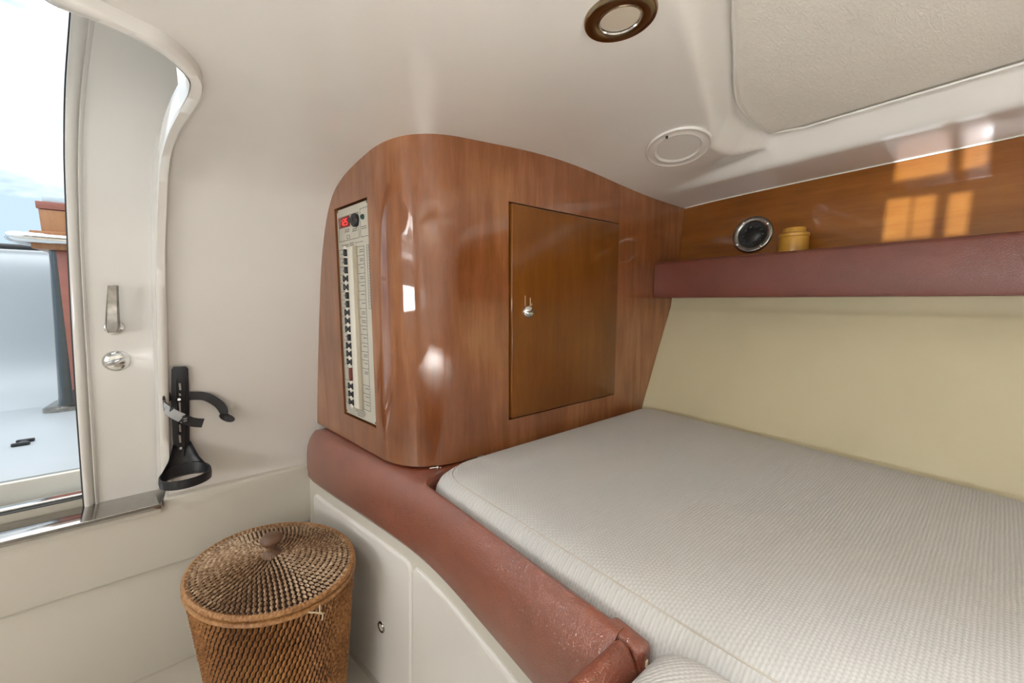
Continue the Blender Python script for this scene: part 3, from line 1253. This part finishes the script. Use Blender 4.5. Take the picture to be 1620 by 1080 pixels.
def oval_lathe(prof, cx=0, cy=0):
    mb = MB()
    u = (od - on_ * od.dot(on_)).normalized()
    v_ = on_.cross(u)
    rings = []
    for r, h, ax_, ay_, sx, sy in prof:
        rings.append([oc + on_ * h + u * (ax_ + math.cos(2 * math.pi * k / 64) * r * sx) + v_ * (ay_ + math.sin(2 * math.pi * k / 64) * r * sy) for k in range(64)])
    mb.loft(rings, cap=False)
    f = [len(mb.v) - 64 + k for k in range(64)]
    mb.f.append(f)
    return mb


A_, B_ = .094, .068
ov = oval_lathe([(1.0, -.003, 0, 0, A_, B_), (1.0, .0035, 0, 0, A_, B_), (.985, .0050, 0, 0, A_, B_), (.955, .0052, 0, 0, A_, B_), (.94, .0036, 0, 0, A_, B_), (.90, .0034, 0, 0, A_, B_),
                 (.76, .0034, 0, 0, A_, B_), (.745, .0042, 0, 0, A_, B_), (.71, .0042, 0, 0, A_, B_), (.62, -.004, .002, .002, A_, B_), (.3, -.0055, .003, .003, A_, B_), (.05, -.006, .003, .003, A_, B_)])
ov.build('plate', M['gel'], oval, smooth_deg=60)
for px_, py_ in ((1055, 217), (1085, 255)):
    sc0 = onZ(px_, py_, oc.z - .003)
    q = MB()
    q.lathe(sc0, on_, [(.0028, -.002), (.0026, .0026), (0, .003)], 10, cap=False)
    q.build('screw', M['black'], oval)

# ------------------------------------------------------------------ leather bolster along the berth front
XFRONT = [(.18, .290), (.34, .2885), (.44, .287), (.572, .284), (.658, .276), (.75, .258), (.83, .2405), (.95, .212), (1.061, .186), (1.13, .172), (1.18, .164)]


def bback(y):
    if y > .6942:
        return lerp(.366, .455, min(1, (y - .6942) / .004))
    return interp(y, [(.18, .339), (.2, .337), (.261, .331), (.339, .326), (.469, .318), (.60, .306), (.650, .303), (.660, .306), (.673, .319), (.685, .340), (.69, .358), (.6942, .366)])


bol = thing('leather_bolster', (.25, .65, -.502), 'brown leather padded bolster along the front edge of the berth', 'bolster')
q = MB()
rings = []
ylist = [1.170, 1.168, 1.160, 1.15] + [1.13 - k * .02 for k in range(22)] + [.6985, .6942, .690, .684, .676, .670, .664, .658, .65] + [.64 - k * .02 for k in range(20)] + [.246, .240, .230, .2245]
def fsm(y):
    return (interp(y - .05, XFRONT) + interp(y - .025, XFRONT) + 2 * interp(y, XFRONT) + interp(y + .025, XFRONT) + interp(y + .05, XFRONT)) / 6


for y in ylist:
    e = 0.0
    if y > 1.145:
        e = {1.170: .020, 1.168: .013, 1.160: .005, 1.15: .001}[y]
    xf, xb = fsm(y), bback(y)
    pts = [(xf + .016, -.502), (xf + .006, -.4985), (xf + .001, -.489), (xf - .001, -.46), (xf + .000, -.425), (xf + .003, -.400), (xf + .009, -.382), (xf + .0165, -.369), (xf + .025, -.3605),
           (lerp(xf + .025, xb - .006, .5), -.3555), (xb - .006, -.3560), (xb - .001, -.360), (xb, -.368), (xb, -.502)]
    rings.append([Vector((x + (e if i < 9 else 0) * (1 if i < 9 else 0), y, z - (e * .7 if z > -.40 else 0) + (e * .7 if z < -.48 else 0))) for i, (x, z) in enumerate(pts)])
q.loft(rings)
q.build('pad', M['leather'], bol, smooth_deg=50)
# return of the bolster across the end of the berth
q = MB()
sec = [(.2245, -.502), (.2245, -.366), (.2230, -.3605), (.2195, -.3570), (.2140, -.3560), (.2080, -.3590), (.2010, -.3690), (.1985, -.376), (.1980, -.39), (.1980, -.502)]
q.loft([[Vector((x, y + dy, z - dz)) for y, z in sec] for x, dy, dz in ((.3165, 0, .004), (.3150, 0, .001), (.312, 0, 0), (.25, 0, 0), (.15, 0, 0), (.02, 0, 0), (-.10, 0, 0))])
q.build('return_pad', M['leather'], bol, smooth_deg=50)
q = MB()
q.box((.3175, .1955, -.502), (.3400, .244, -.357))
endp = q.build('end_cap', M['leather'], bol, bevel=.007, seg=4)
q = MB()
for k in range(7):
    zc = -.374 - k * .0075
    q.obox((.3285 + (.0008 if k % 2 else -.0008), .1950, zc), (.0016, 0, .0006), (0, .0009, 0), (.0003, 0, .0030))
q.build('stitching', M['stitch'], endp, bevel=.0005)

pn = onZ(688, 741, -.3535)
q = MB()
q.tube([pn + Vector((-.010, .004, .002)), pn + Vector((.002, 0, .002)), pn + Vector((.006, -.002, .003))], .0014, 8)
q.lathe(pn + Vector((.006, -.001, -.001)), (0, 0, 1), [(.0030, 0), (.0034, .002), (.0034, .004), (.002, .0055), (0, .006)], 12, cap=False)
q.lathe(pn + Vector((.012, -.003, -.001)), (0, 0, 1), [(.0022, 0), (.0022, .003), (0, .004)], 10, cap=False)
tag(q.build('metal_pin', M['chrome'], origin=pn), 'tiny silver metal pin lying on the leather beside the cabinet foot', 'pin')

# ------------------------------------------------------------------ lockers under the bolster
lock = thing('berth_locker', (.4, .65, -.90), 'off-white moulded locker base under the leather bolster', 'locker')


def lx(y, z):
    return fsm(y) + .010 + (-.503 - z) * (-.035 if y > .60 else -.02)


q = MB()
ly = [1.170 - k * .02 for k in range(49)]
q.grid([[Vector((lx(y, z), y, z)) for z in (-.5035, -.51, -.60, -.75, -.90)] + [] for y in ly])
q.quad((lx(1.17, -.5), 1.17, -.50), (.5, 1.17, -.50), (.5, 1.17, -.90), (lx(1.17, -.9), 1.17, -.90))
q.quad((lx(.21, -.5), .21, -.50), (.5, .21, -.50), (.5, .21, -.90), (lx(.21, -.9), .21, -.90))
q.quad((.35, .70, -.5035), (.35, -1.45, -.5035), (1.10, -1.45, -.5035), (1.10, .70, -.5035))
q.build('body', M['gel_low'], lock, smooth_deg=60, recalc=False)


def locker_door(y0, y1, z0, z1, rad, name):
    """proud rounded panel following the locker front"""
    mb = MB()
    def ring(ins, d):
        r_ = max(rad - ins, .002)
        ya, yb, za, zb = y0 - ins, y1 + ins, z0 + ins, z1 - ins
        loop = []
        for (cy_, cz_, a0) in ((ya - r_, zb - r_, 0), (yb + r_, zb - r_, 90), (yb + r_, za + r_, 180), (ya - r_, za + r_, 270)):
            for k in range(9):
                a = math.radians(a0 + k * 90 / 8)
                loop.append((cy_ + r_ * math.cos(a), cz_ + r_ * math.sin(a)))
            nx_ = {0: (yb + r_, zb), 90: (yb, za + r_), 180: (ya - r_, za), 270: (ya, zb - r_)}[a0]
            p_ = loop[-1]
            for k in range(1, 20):
                loop.append((lerp(p_[0], nx_[0], k / 20), lerp(p_[1], nx_[1], k / 20)))
        return [Vector((lx(a, b_) - d, a, b_)) for a, b_ in loop]
    mb.loft([ring(-.0012, -.004), ring(-.0012, .0006), ring(0, .0035), ring(.002, .0048), ring(.006, .0055)], cap=False)
    r_ = max(rad - .006, .002)
    ya, yb, za, zb = y0 - .006, y1 + .006, z0 + .006, z1 - .006
    cols = sorted(set([ya - r_ * (1 - math.cos(math.radians(a))) for a in range(0, 91, 9)] + [yb + r_ * (1 - math.cos(math.radians(a))) for a in range(0, 91, 9)]
                      + [lerp(ya - r_, yb + r_, k / 24) for k in range(25)]))
    sheet = []
    for yy_ in cols:
        e_ = min(ya - yy_, yy_ - yb)
        dz_ = 0 if e_ >= r_ else r_ - math.sqrt(max(0, r_ * r_ - (r_ - e_) ** 2))
        sheet.append([Vector((lx(yy_, z_) - .0055, yy_, z_)) for z_ in [lerp(za + dz_, zb - dz_, k / 14) for k in range(15)]])
    mb.grid(sheet)
    return mb.build(name, M['gel_locker'], lock, smooth_deg=50)


ld = locker_door(1.128, .686, -.905 + .03, -.530, .02, 'door')
ld2 = locker_door(.681, .235, -.905 + .03, -.530, .012, 'door')
lc = Vector((lx(.762, -.652), .762, -.652))
for zt_ in [0]:
    d = ray(604, 991)
    best = None
    for k in range(400):
        p = d * (.3 + k * .003)
        if p.x > lx(p.y, p.z) - .0055:
            lc = p
            break
q = MB()
q.lathe(lc, (-1, -.22, 0), [(.0125, -.002), (.0125, .002), (.011, .0035), (.0085, .003), (.008, .0005)], 28, cap=False)
ring_ = q.build('latch_ring', M['worn_chrome'], ld)
q = MB()
q.lathe(lc, (-1, -.22, 0), [(.0084, .0003), (.0080, .0022), (.004, .003), (0, .003)], 24, cap=False)
q.build('latch_button', M['breaker_white'], ring_)

# ------------------------------------------------------------------ mattress and filler cushion
def rounded_poly(pts, radii, ins=0.0, n=10, counts=None):
    """rounded polygon, moved inwards by ins (points run counter-clockwise)"""
    N = len(pts)
    P = [Vector(p) for p in pts]
    lines = []
    for i in range(N):
        a, b2 = P[i], P[(i + 1) % N]
        d_ = (b2 - a).normalized()
        nn_ = Vector((-d_.y, d_.x))
        lines.append((a + nn_ * ins, d_))
    Q = []
    for i in range(N):
        (a, d1), (c_, d2) = lines[i - 1], lines[i]
        den = d1.x * d2.y - d1.y * d2.x
        t = ((c_.x - a.x) * d2.y - (c_.y - a.y) * d2.x) / den
        Q.append(a + d1 * t)
    out = []
    for i in range(N):
        p0, p1, p2 = Q[i - 1], Q[i], Q[(i + 1) % N]
        r = radii[i] + ins * .2
        a, c_ = (p0 - p1).normalized(), (p2 - p1).normalized()
        A, C_ = p1 + a * r, p1 + c_ * r
        for k in range(n + 1):
            t = k / n
            out.append((1 - t) ** 2 * A + 2 * t * (1 - t) * p1 + t * t * C_)
        nxt = Q[(i + 1) % N]
        rn = radii[(i + 1) % N] + ins * .2
        B_ = nxt + (p1 - nxt).normalized() * rn
        for k in range(1, 24):
            out.append(C_.lerp(B_, k / 24))
    return out


def cushion(mb, pts, radii, levels):
    """levels: (inset, z) from bottom to top; pts counter-clockwise"""
    rings = [[Vector((p.x, p.y, z)) for p in rounded_poly(pts, radii, ins)] for ins, z in levels]
    mb.loft(rings)
    return rings


MP, MR = [(.304, .694), (.345, .15), (.385, -.25), (.41, -1.30), (1.080, -1.30), (1.083, .694)], [.085, .05, .05, .04, .04, .03]
mt = thing('berth_mattress', (.72, -.3, -.50), 'beige ribbed knit berth mattress beside the olive wall', 'mattress')
q = MB()
cushion(q, MP, MR, [(.012, -.4995), (.0, -.49), (0, -.385), (.002, -.368), (.007, -.355), (.015, -.346), (.0225, -.3405), (.030, -.3365), (.048, -.3325), (.09, -.3295), (.17, -.3275), (.26, -.327)])
q.build('cover', M['knit'], mt, smooth_deg=70)
q = MB()
pp = [Vector((p.x, p.y, -.3398)) for p in rounded_poly(MP, MR, .0235)]
q.tube(pp + [pp[0]], .0011, 8, cap=False)
q.build('piping', M['piping'], mt)

q = MB()
cushion(q, [(-.55, .182), (-.55, -1.2), (.378, -1.2), (.378, -.25), (.341, .182)], [.05, .05, .05, .05, .035],
        [(.010, -.5005), (0, -.49), (0, -.375), (.002, -.355), (.008, -.338), (.017, -.327), (.030, -.320), (.055, -.316), (.12, -.315), (.2, -.314)])
tag(q.build('filler_cushion', M['knit_fine'], smooth_deg=70), 'pale grey knit cushion at the bottom of the picture beside the mattress', 'cushion')
q = MB()
q.box((-.60, -1.3, -.90), (.35, .194, -.502))
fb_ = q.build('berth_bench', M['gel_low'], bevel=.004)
tag(fb_, 'off-white moulded bench under the pale grey cushion', 'bench')

# ------------------------------------------------------------------ bottle holder on the bulkhead
def wall_y(z):
    for (y0, z0), (y1, z1) in zip(PROF, PROF[1:]):
        if z0 <= z <= z1:
            return y0 + (y1 - y0) * (z - z0) / (z1 - z0)
    return 1.19


def onwall(px_, py_, off):
    return hit(px_, py_, off)


bh = thing('bottle_holder', (-.085, 1.15, -.44), 'black plastic bottle holder with open strap screwed to the white bulkhead', 'bottle holder')
# back plate with slots: two side bars, top and bottom bars
q = MB()
t_, b_z = onwall(285, 581, .012), onwall(288, 712, .012)


def bpt(px_, py_, off):
    return hit(px_, py_, off)


def plate_poly(mb, poly, d0, d1):
    mb.loft([[hit(x, y, d) for x, y in poly] for d in (d0, d1)])


plate_poly(q, [(271, 584), (274, 580), (294, 579), (298, 583), (300, 640), (300, 696), (302, 706), (275, 711), (273, 690), (271, 640)], .002, .010)
backp = q.build('back_plate', M['black'], bh, bevel=.0015, smooth_deg=30)
q = MB()
plate_poly(q, [(278, 600), (279, 600), (284, 735), (282, 735)], .009, .0155)
plate_poly(q, [(291, 600), (292.5, 600), (293.5, 700), (292, 735), (291, 735)], .009, .0155)
q.build('ridges', M['black'], backp, bevel=.0008)
for y0, y1 in ((606, 617), (622, 626), (636, 658), (671, 683), (688, 700), (712, 719)):
    q = MB()
    plate_poly(q, [(282.2, y0), (286, y0), (287, y1), (283.5, y1)], .0095, .0112)
    q.build('slot', M['plate'], backp, bevel=.0006)
for px_, py_ in ((283.5, 631.5), (286.3, 708.5)):
    c_ = hit(px_, py_, .010)
    q = MB()
    q.lathe(c_, (0, -1, 0.1), [(.0042, -.002), (.0042, .002), (.003, .0035), (.0015, .0036), (.0012, .002)], 16)
    q.build('screw', M['chrome'], bh)
# flared skirt down to the ring
ringc = Vector((-.0815, 1.116, -.409))
RR = .0455
q = MB()
top = [hit(x, y, .006) for x, y in ((275, 700), (281, 699), (288, 698.5), (295, 698), (301, 697))]
arc = []
for k in range(5):
    a = math.radians(190 - k * 50)
    arc.append(ringc + Vector((RR * 1.02 * math.cos(a), RR * .95 * math.sin(a), .012)))
mid = [lerp(a, b_, .55) + Vector(((k - 2) * -.002, .004, 0)) for k, (a, b_) in enumerate(zip(top, arc))]
mid2 = [lerp(a, b_, .85) + Vector((0, .003, 0)) for a, b_ in zip(top, arc)]
fr = [catmull(r, 4) for r in (top, mid, mid2, arc)]
bk = [[p + Vector((0, .004, -.001)) for p in r] for r in fr]
q.loft([fr[i] + bk[i][::-1] for i in range(4)])
q.build('skirt', M['black'], bh, smooth_deg=50)
q = MB()
NN = 48
rings = []
for k in range(NN):
    a = 2 * math.pi * k / NN
    e = Vector((math.cos(a), math.sin(a) * .95, 0))
    hgt = .0155 + .010 * max(0, math.sin(a))
    rings.append([ringc + e * (RR - .003) + Vector((0, 0, -.004)), ringc + e * (RR + .0005) + Vector((0, 0, -.004)), ringc + e * (RR + .0015) + Vector((0, 0, hgt * .5)),
                  ringc + e * (RR + .0005) + Vector((0, 0, hgt)), ringc + e * (RR - .003) + Vector((0, 0, hgt)), ringc + e * (RR - .0075) + Vector((0, 0, .001))])
rings.append(rings[0])
q.loft(rings, cap=False)
q.build('ring', M['black'], bh, smooth_deg=45)


def ribbon(pxs, offs, width, mat, name, parent, th=.0012):
    """strap band: centre line from points, width upright"""
    cl = catmull([hit(x, y, o_) for (x, y), o_ in zip(pxs, offs)], 6)
    mb = MB()
    rings = []
    for i, p in enumerate(cl):
        t = (cl[min(i + 1, len(cl) - 1)] - cl[max(i - 1, 0)]).normalized()
        upd = Vector((0, 0, 1)) - t * t.z
        upd.normalize()
        nn = t.cross(upd)
        ww = width if not callable(width) else width(i / (len(cl) - 1))
        rings.append([p + upd * ww + nn * th, p - upd * ww + nn * th, p - upd * ww - nn * th, p + upd * ww - nn * th])
    mb.loft(rings)
    return mb.build(name, mat, parent, smooth_deg=50)


st1 = ribbon([(300, 626), (318, 626), (330, 629), (344, 637), (352, 646), (355, 656), (353, 660)], [.004, .006, .010, .012, .016, .020, .020], .0098, M['black_strap'], 'strap', bh)
ribbon([(352, 655), (356, 659), (363, 662), (371, 664)], [.021, .021, .022, .022], lambda t: .0088 * math.sqrt(max(.05, 1 - max(0, t - .55) ** 2 * 4.6)), M['black_strap'], 'strap_tab', st1)
st2 = ribbon([(270, 627), (262, 630), (259, 637), (262, 643), (270, 651)], [.004, .012, .026, .038, .047], .0095, M['black_strap'], 'strap', bh)
ribbon([(258.5, 638), (263, 645), (274, 654), (286, 660), (294, 664)], [.028, .040, .049, .052, .050], .0098, M['grey_strap'], 'webbing', st2)
ribbon([(288, 661), (297, 665), (308, 668), (321, 669)], [.0525, .051, .049, .045], .0102, M['black_strap'], 'strap', bh)
bk_ = hit(293, 663, .056)
q = MB()
q.obox(bk_, (.0050, 0, -.001), (0, .0022, 0), (.0006, 0, .0075))
buck = q.build('buckle', M['black'], bh, bevel=.001)
q = MB()
for dz in (-.003, .002):
    q.obox(bk_ + Vector((.0005, -.0028, dz)), (.003, 0, 0), (0, .0008, 0), (0, 0, .0011))
q.build('buckle_pins', M['chrome'], buck)

# ------------------------------------------------------------------ rattan basket
BC = Vector((.058, .893, 0))
BU = Vector((.4922, -.8705, 0))
BV = Vector((.8705, .4922, 0))
LZ = -.545
bk = thing('rattan_basket', (BC.x, BC.y, -.90), 'oval woven rattan laundry basket with lid in the corner', 'basket')


def el(r, ang, a=.1745, b_=.1335):
    return BC + BU * (math.cos(ang) * a * r) + BV * (math.sin(ang) * b_ * r)


def body_scale(z):
    t = (LZ - z) / (LZ + .90)
    return 1.0 - .20 * t - .02 * t * t


q = MB()
NB = 72
q.loft([[el(body_scale(z) * .975, 2 * math.pi * k / NB) + Vector((0, 0, z)) for k in range(NB)] for z in [-.898, -.85, -.75, -.65, -.565]])
body = q.build('body', M['rattan_core'], bk)


def stitch(mb, p, t, n_, s, lt, wn, th):
    """one strand crossing a coil: raised lozenge; t along, n_ out, s across"""
    a = [p - t * lt, p - t * lt * .45 + s * wn, p + t * lt * .45 + s * wn, p + t * lt, p + t * lt * .45 - s * wn, p - t * lt * .45 - s * wn]
    b0 = len(mb.v)
    for x in a:
        mb.v.append(x)
    mb.v.append(p - t * lt * .4 + n_ * th)
    mb.v.append(p + t * lt * .4 + n_ * th)
    A, B = b0 + 6, b0 + 7
    for f_ in ([b0, b0 + 1, A], [b0 + 1, b0 + 2, B, A], [b0 + 2, b0 + 3, B], [b0 + 3, b0 + 4, B], [b0 + 4, b0 + 5, A, B], [b0 + 5, b0, A]):
        mb.f.append(f_[::-1])


q = MB()
rowh = .0132
nrow = int((.90 - .565 + .006) / rowh)
UPZ = Vector((0, 0, 1))
for r in range(nrow):
    z = -.562 - r * rowh
    if z < -.896:
        break
    sc0 = body_scale(z)
    per = 2 * math.pi * math.sqrt((.1745 ** 2 + .1335 ** 2) / 2) * sc0
    ns = int(per / .0092)
    wob = .0015 * math.sin(r * .7)
    for k in range(ns):
        ang = 2 * math.pi * (k + .5 * (r % 2)) / ns
        p = el(sc0, ang) + UPZ * (z + random.uniform(-.0007, .0007))
        e2 = el(sc0, ang + .01) - el(sc0, ang - .01)
        tt = e2.normalized()
        nn = Vector((tt.y, -tt.x, 0))
        if nn.dot(p - BC - UPZ * z) < 0:
            nn = -nn
        sl_ = (UPZ * .93 + tt * .26).normalized()
        stitch(q, p - nn * .0012, sl_, nn, sl_.cross(nn), rowh * .64, .0031, .0042 + random.uniform(-.0006, .0006))
wv_ = q.build('weave', M['rattan'], body, smooth_deg=80, recalc=False)
wv_['kind'] = 'stuff'
# rim coil on the body
q = MB()
q.tube([el(1.0, 2 * math.pi * k / 96) + UPZ * (LZ - .0145) for k in range(97)], .0052, 8, cap=False)
q.build('body_rim', M['rattan_rim'], bk)
# lid
def lid_z(r):
    return LZ + .020 * (1 - r ** 1.6)


q = MB()
q.loft([[el(r, 2 * math.pi * k / NB) + UPZ * (lid_z(r) - .004) for k in range(NB)] for r in (.985, .9, .75, .6, .45, .3, .15, .02)], cap=False)
q.loft([[el(.985, 2 * math.pi * k / NB) + UPZ * z for k in range(NB)] for z in (LZ - .012, LZ - .004)], cap=False)
lid = q.build('lid', M['rattan_core'], bk)
q = MB()
nring = 14
for r in range(nring):
    rr = .965 - r * (.965 - .05) / nring
    a_, b2 = .1745 * rr, .1335 * rr
    per = 2 * math.pi * math.sqrt((a_ ** 2 + b2 ** 2) / 2)
    ns = max(8, int(per / lerp(.0094, .0074, r / nring)))
    for k in range(ns):
        ang = 2 * math.pi * (k + .5 * (r % 2) + .12 * r) / ns
        p = el(rr, ang) + UPZ * (lid_z(rr) - .0012)
        tt = (el(rr, ang + .01) - el(rr, ang - .01)).normalized()
        rad = Vector((tt.y, -tt.x, 0))
        if rad.dot(p - BC) < 0:
            rad = -rad
        nn = (UPZ + rad * .05).normalized()
        sl_ = (rad * .92 + tt * .30).normalized()
        stitch(q, p - nn * .0008, sl_, nn, sl_.cross(nn), .0068, lerp(.0030, .0022, r / nring), .0038 + random.uniform(-.0005, .0005))
wl = q.build('lid_weave', M['rattan_lid'], lid, smooth_deg=80, recalc=False)
wl['kind'] = 'stuff'
q = MB()
q.tube([el(.992, 2 * math.pi * k / 96) + UPZ * (LZ - .003) for k in range(97)], .0050, 8, cap=False)
lrim = q.build('lid_rim', M['rattan_rim'], lid)
q = MB()
nst = 150
for k in range(nst):
    ang = 2 * math.pi * k / nst
    p = el(.992, ang) + UPZ * (LZ - .003)
    tt = (el(.992, ang + .01) - el(.992, ang - .01)).normalized()
    nn = (Vector((tt.y, -tt.x, 0)).normalized())
    if nn.dot(p - BC) < 0:
        nn = -nn
    for a in (70, 20, -30):
        n2 = nn * math.cos(math.radians(a)) + UPZ * math.sin(math.radians(a))
        s2 = tt
        stitch(q, p + n2 * .0046, n2.cross(s2), n2, s2, .0030, .0024, .0012)
w3 = q.build('rim_wrap', M['rattan_rim'], lrim, smooth_deg=80, recalc=False)
w3['kind'] = 'stuff'
q = MB()
kz = lid_z(0) - .003
q.lathe(BC + UPZ * kz, (0, 0, 1), [(.019, 0), (.0165, .006), (.0105, .011), (.0095, .017), (.012, .022), (.0175, .026), (.0205, .0315), (.0205, .036), (.017, .0415), (.010, .0445), (0, .0455)], 32, cap=False)
q.build('knob', M['knob_wood'], lid)
# loose rattan tie on the front
ang = math.atan2(0, 1)
bestang = None
for k in range(360):
    p = el(1.02, math.radians(k)) + UPZ * (LZ - .02)
    d = p.normalized()
    fx_ = 810 + FPX * p.dot(RGT) / p.dot(FWD)
    if p.y < BC.y and (bestang is None or abs(fx_ - 503) < bestang[0]):
        bestang = (abs(fx_ - 503), math.radians(k))
ang = bestang[1]
p = el(1.02, ang) + UPZ * (LZ - .018)
tt = (el(1, ang + .02) - el(1, ang - .02)).normalized()
nn = Vector((tt.y, -tt.x, 0))
if nn.dot(p - BC) < 0:
    nn = -nn
if tt.dot(RGT) < 0:
    tt = -tt
q = MB()
q.tube([p - tt * .016 + UPZ * .004 + nn * .002, p - tt * .006 + nn * .007, p + tt * .004 + nn * .008 - UPZ * .008, p + tt * .010 + nn * .006 - UPZ * .012], .0015, 6)
q.tube([p + tt * .004 + UPZ * .006 + nn * .002, p + tt * .001 + nn * .008 - UPZ * .002, p + tt * .006 + nn * .009 - UPZ * .010, p + tt * .005 + nn * .007 - UPZ * .022], .0013, 6)
q.build('tie', M['stitch'], bk)

# ------------------------------------------------------------------ cockpit outside the door
ck = MB()
ck.box((-3.2, 1.40, -.50), (1.0, 2.32, -.42))
ck.box((-3.2, 1.262, -.55), (1.0, 1.42, -.478))
deck = struct(ck.build('floor_cockpit', M['gel_out'], bevel=.004))
q = MB()
q.box((-3.2, 1.385, -.478), (1.0, 1.40, -.424))
q.build('riser', M['gel_low'], deck, bevel=.003)
cw = MB()
pr = catmull([(2.30, -.4205, 0), (2.42, -.40, 0), (2.52, -.34, 0), (2.57, -.24, 0), (2.59, -.05, 0), (2.60, .12, 0), (2.63, .19, 0), (2.70, .225, 0), (2.80, .23, 0)], 6)
cw.grid([[Vector((x, p.x + .0 * x, p.y)) for p in pr] for x in (-3.2, -2, -1, 0, 1.0)])
cw.grid([[Vector((x, 2.80, z)) for z in (.23, -.6)] for x in (-3.2, 1.0)])
coam = struct(cw.build('wall_cockpit', M['gel_out'], smooth_deg=60))
q = MB()
q.tube([(-3.2, 2.66, .232), (-1.5, 2.66, .232), (1.0, 2.66, .232)], .012, 10)
q.build('cap_rail', M['gasket'], coam)
q = MB()
cl_ = onZ(37, 702, -.42)
clt = thing('deck_cleat', cl_, 'small grey flush deck fitting on the white cockpit floor', 'deck fitting')
q.box((cl_.x - .008, cl_.y - .016, -.42), (cl_.x + .008, cl_.y + .016, -.412))
q.build('stem', M['gasket'], clt, bevel=.002)
for dy in (-.018, .018):
    q = MB()
    q.box((cl_.x - .018, cl_.y + dy - .005, -.42), (cl_.x + .018, cl_.y + dy + .005, -.410))
    q.build('bar', M['gasket'], clt, bevel=.003)

ps = thing('helm_pedestal', (-.42, 2.25, -.42), 'glossy black pedestal with teak box top in the cockpit', 'pedestal')


def rbox_rings(specs, n=6):
    """specs: (x0,x1,y0,y1,z,r)"""
    rings = []
    for x0, x1, y0, y1, z, r in specs:
        ring_ = []
        for cx_, cy_, a0 in ((x1 - r, y1 - r, 0), (x0 + r, y1 - r, 90), (x0 + r, y0 + r, 180), (x1 - r, y0 + r, 270)):
            for k in range(n + 1):
                a = math.radians(a0 + 90 * k / n)
                ring_.append(Vector((cx_ + r * math.cos(a), cy_ + r * math.sin(a), z)))
        rings.append(ring_)
    return rings


q = MB()
q.loft(rbox_rings([(-.545, -.28, 2.15, 2.37, -.4198, .04), (-.545, -.28, 2.15, 2.37, -.406, .04), (-.535, -.29, 2.16, 2.36, -.402, .035)]))
q.build('foot', M['worn_chrome'], ps)
q = MB()
q.loft(rbox_rings([(-.512, -.31, 2.175, 2.345, -.402, .035), (-.508, -.31, 2.178, 2.345, -.37, .035), (-.497, -.315, 2.185, 2.34, -.1, .035), (-.487, -.32, 2.19, 2.335, .187, .035)]))
q.build('column', M['gloss_black'], ps)
q = MB()
q.loft([[Vector((-.462 + z * .0, 2.174 + (z + .36) * .025 - d, z)), Vector((-.34, 2.174 + (z + .36) * .025 - d, z)), Vector((-.34, 2.20 + (z + .36) * .025, z)), Vector((-.462, 2.20 + (z + .36) * .025, z))] for z, d in ((-.345, 0), (.185, 0))])
q.build('inset_panel', M['mahogany'], ps, bevel=.003)
q = MB()
q.box((-.515, 2.165, .187), (-.27, 2.365, .215))
q.build('lower_shelf', M['teak'], ps, bevel=.003)
q = MB()
q.box((-.515, 2.165, .228), (-.27, 2.365, .252))
q.build('upper_shelf', M['teak'], ps, bevel=.003)
q = MB()
q.loft([[Vector((x0, 2.175, z)), Vector((-.28, 2.175, z)), Vector((-.28, 2.355, z)), Vector((x0, 2.355, z))] for x0, z in ((-.487, .205), (-.489, .330))])
q.build('teak_box', M['teak'], ps, bevel=.002)
q = MB()
q.box((-.494, 2.172, .332), (-.275, 2.36, .359))
q.build('box_lid', M['mahogany'], ps, bevel=.003)
q = MB()
q.box((-.480, 2.185, .360), (-.30, 2.345, .384))
q.build('top_tray', M['pale_lid'], ps, bevel=.004)
q = MB()
q.tube(catmull([(-.27, 2.150, .222), (-.42, 2.150, .222), (-.52, 2.150, .224), (-.552, 2.165, .226), (-.565, 2.22, .226), (-.555, 2.31, .226), (-.50, 2.375, .226), (-.40, 2.38, .226), (-.27, 2.38, .226)], 6), .018, 14)
q.build('grab_rail', M['chrome'], ps)

# far shore
q = MB()
random.seed(3)
for k in range(30):
    x = -36 + k * 2.4
    hh_ = 16 + random.random() * 4
    q.lathe((x, 150 + random.random() * 6, -3), (0, 0, 1), [(2.2, 0), (3.4, hh_ * .35), (2.9, hh_ * .7), (1.4, hh_ * .93), (0, hh_)], 10, cap=False)
sho = q.build('shore_trees', M['grass'])
sho['kind'] = 'stuff'
tag(sho, 'dark green trees along the far shore beyond the cockpit', 'trees')
wt = MB()
wt.box((-300, 8, -3.1), (300, 400, -3.0))
struct(wt.build('ground_water', plain('sea', (.12, .2, .24), .15)))

for o in bpy.data.objects:
    if '_o' in o:
        del o['_o']
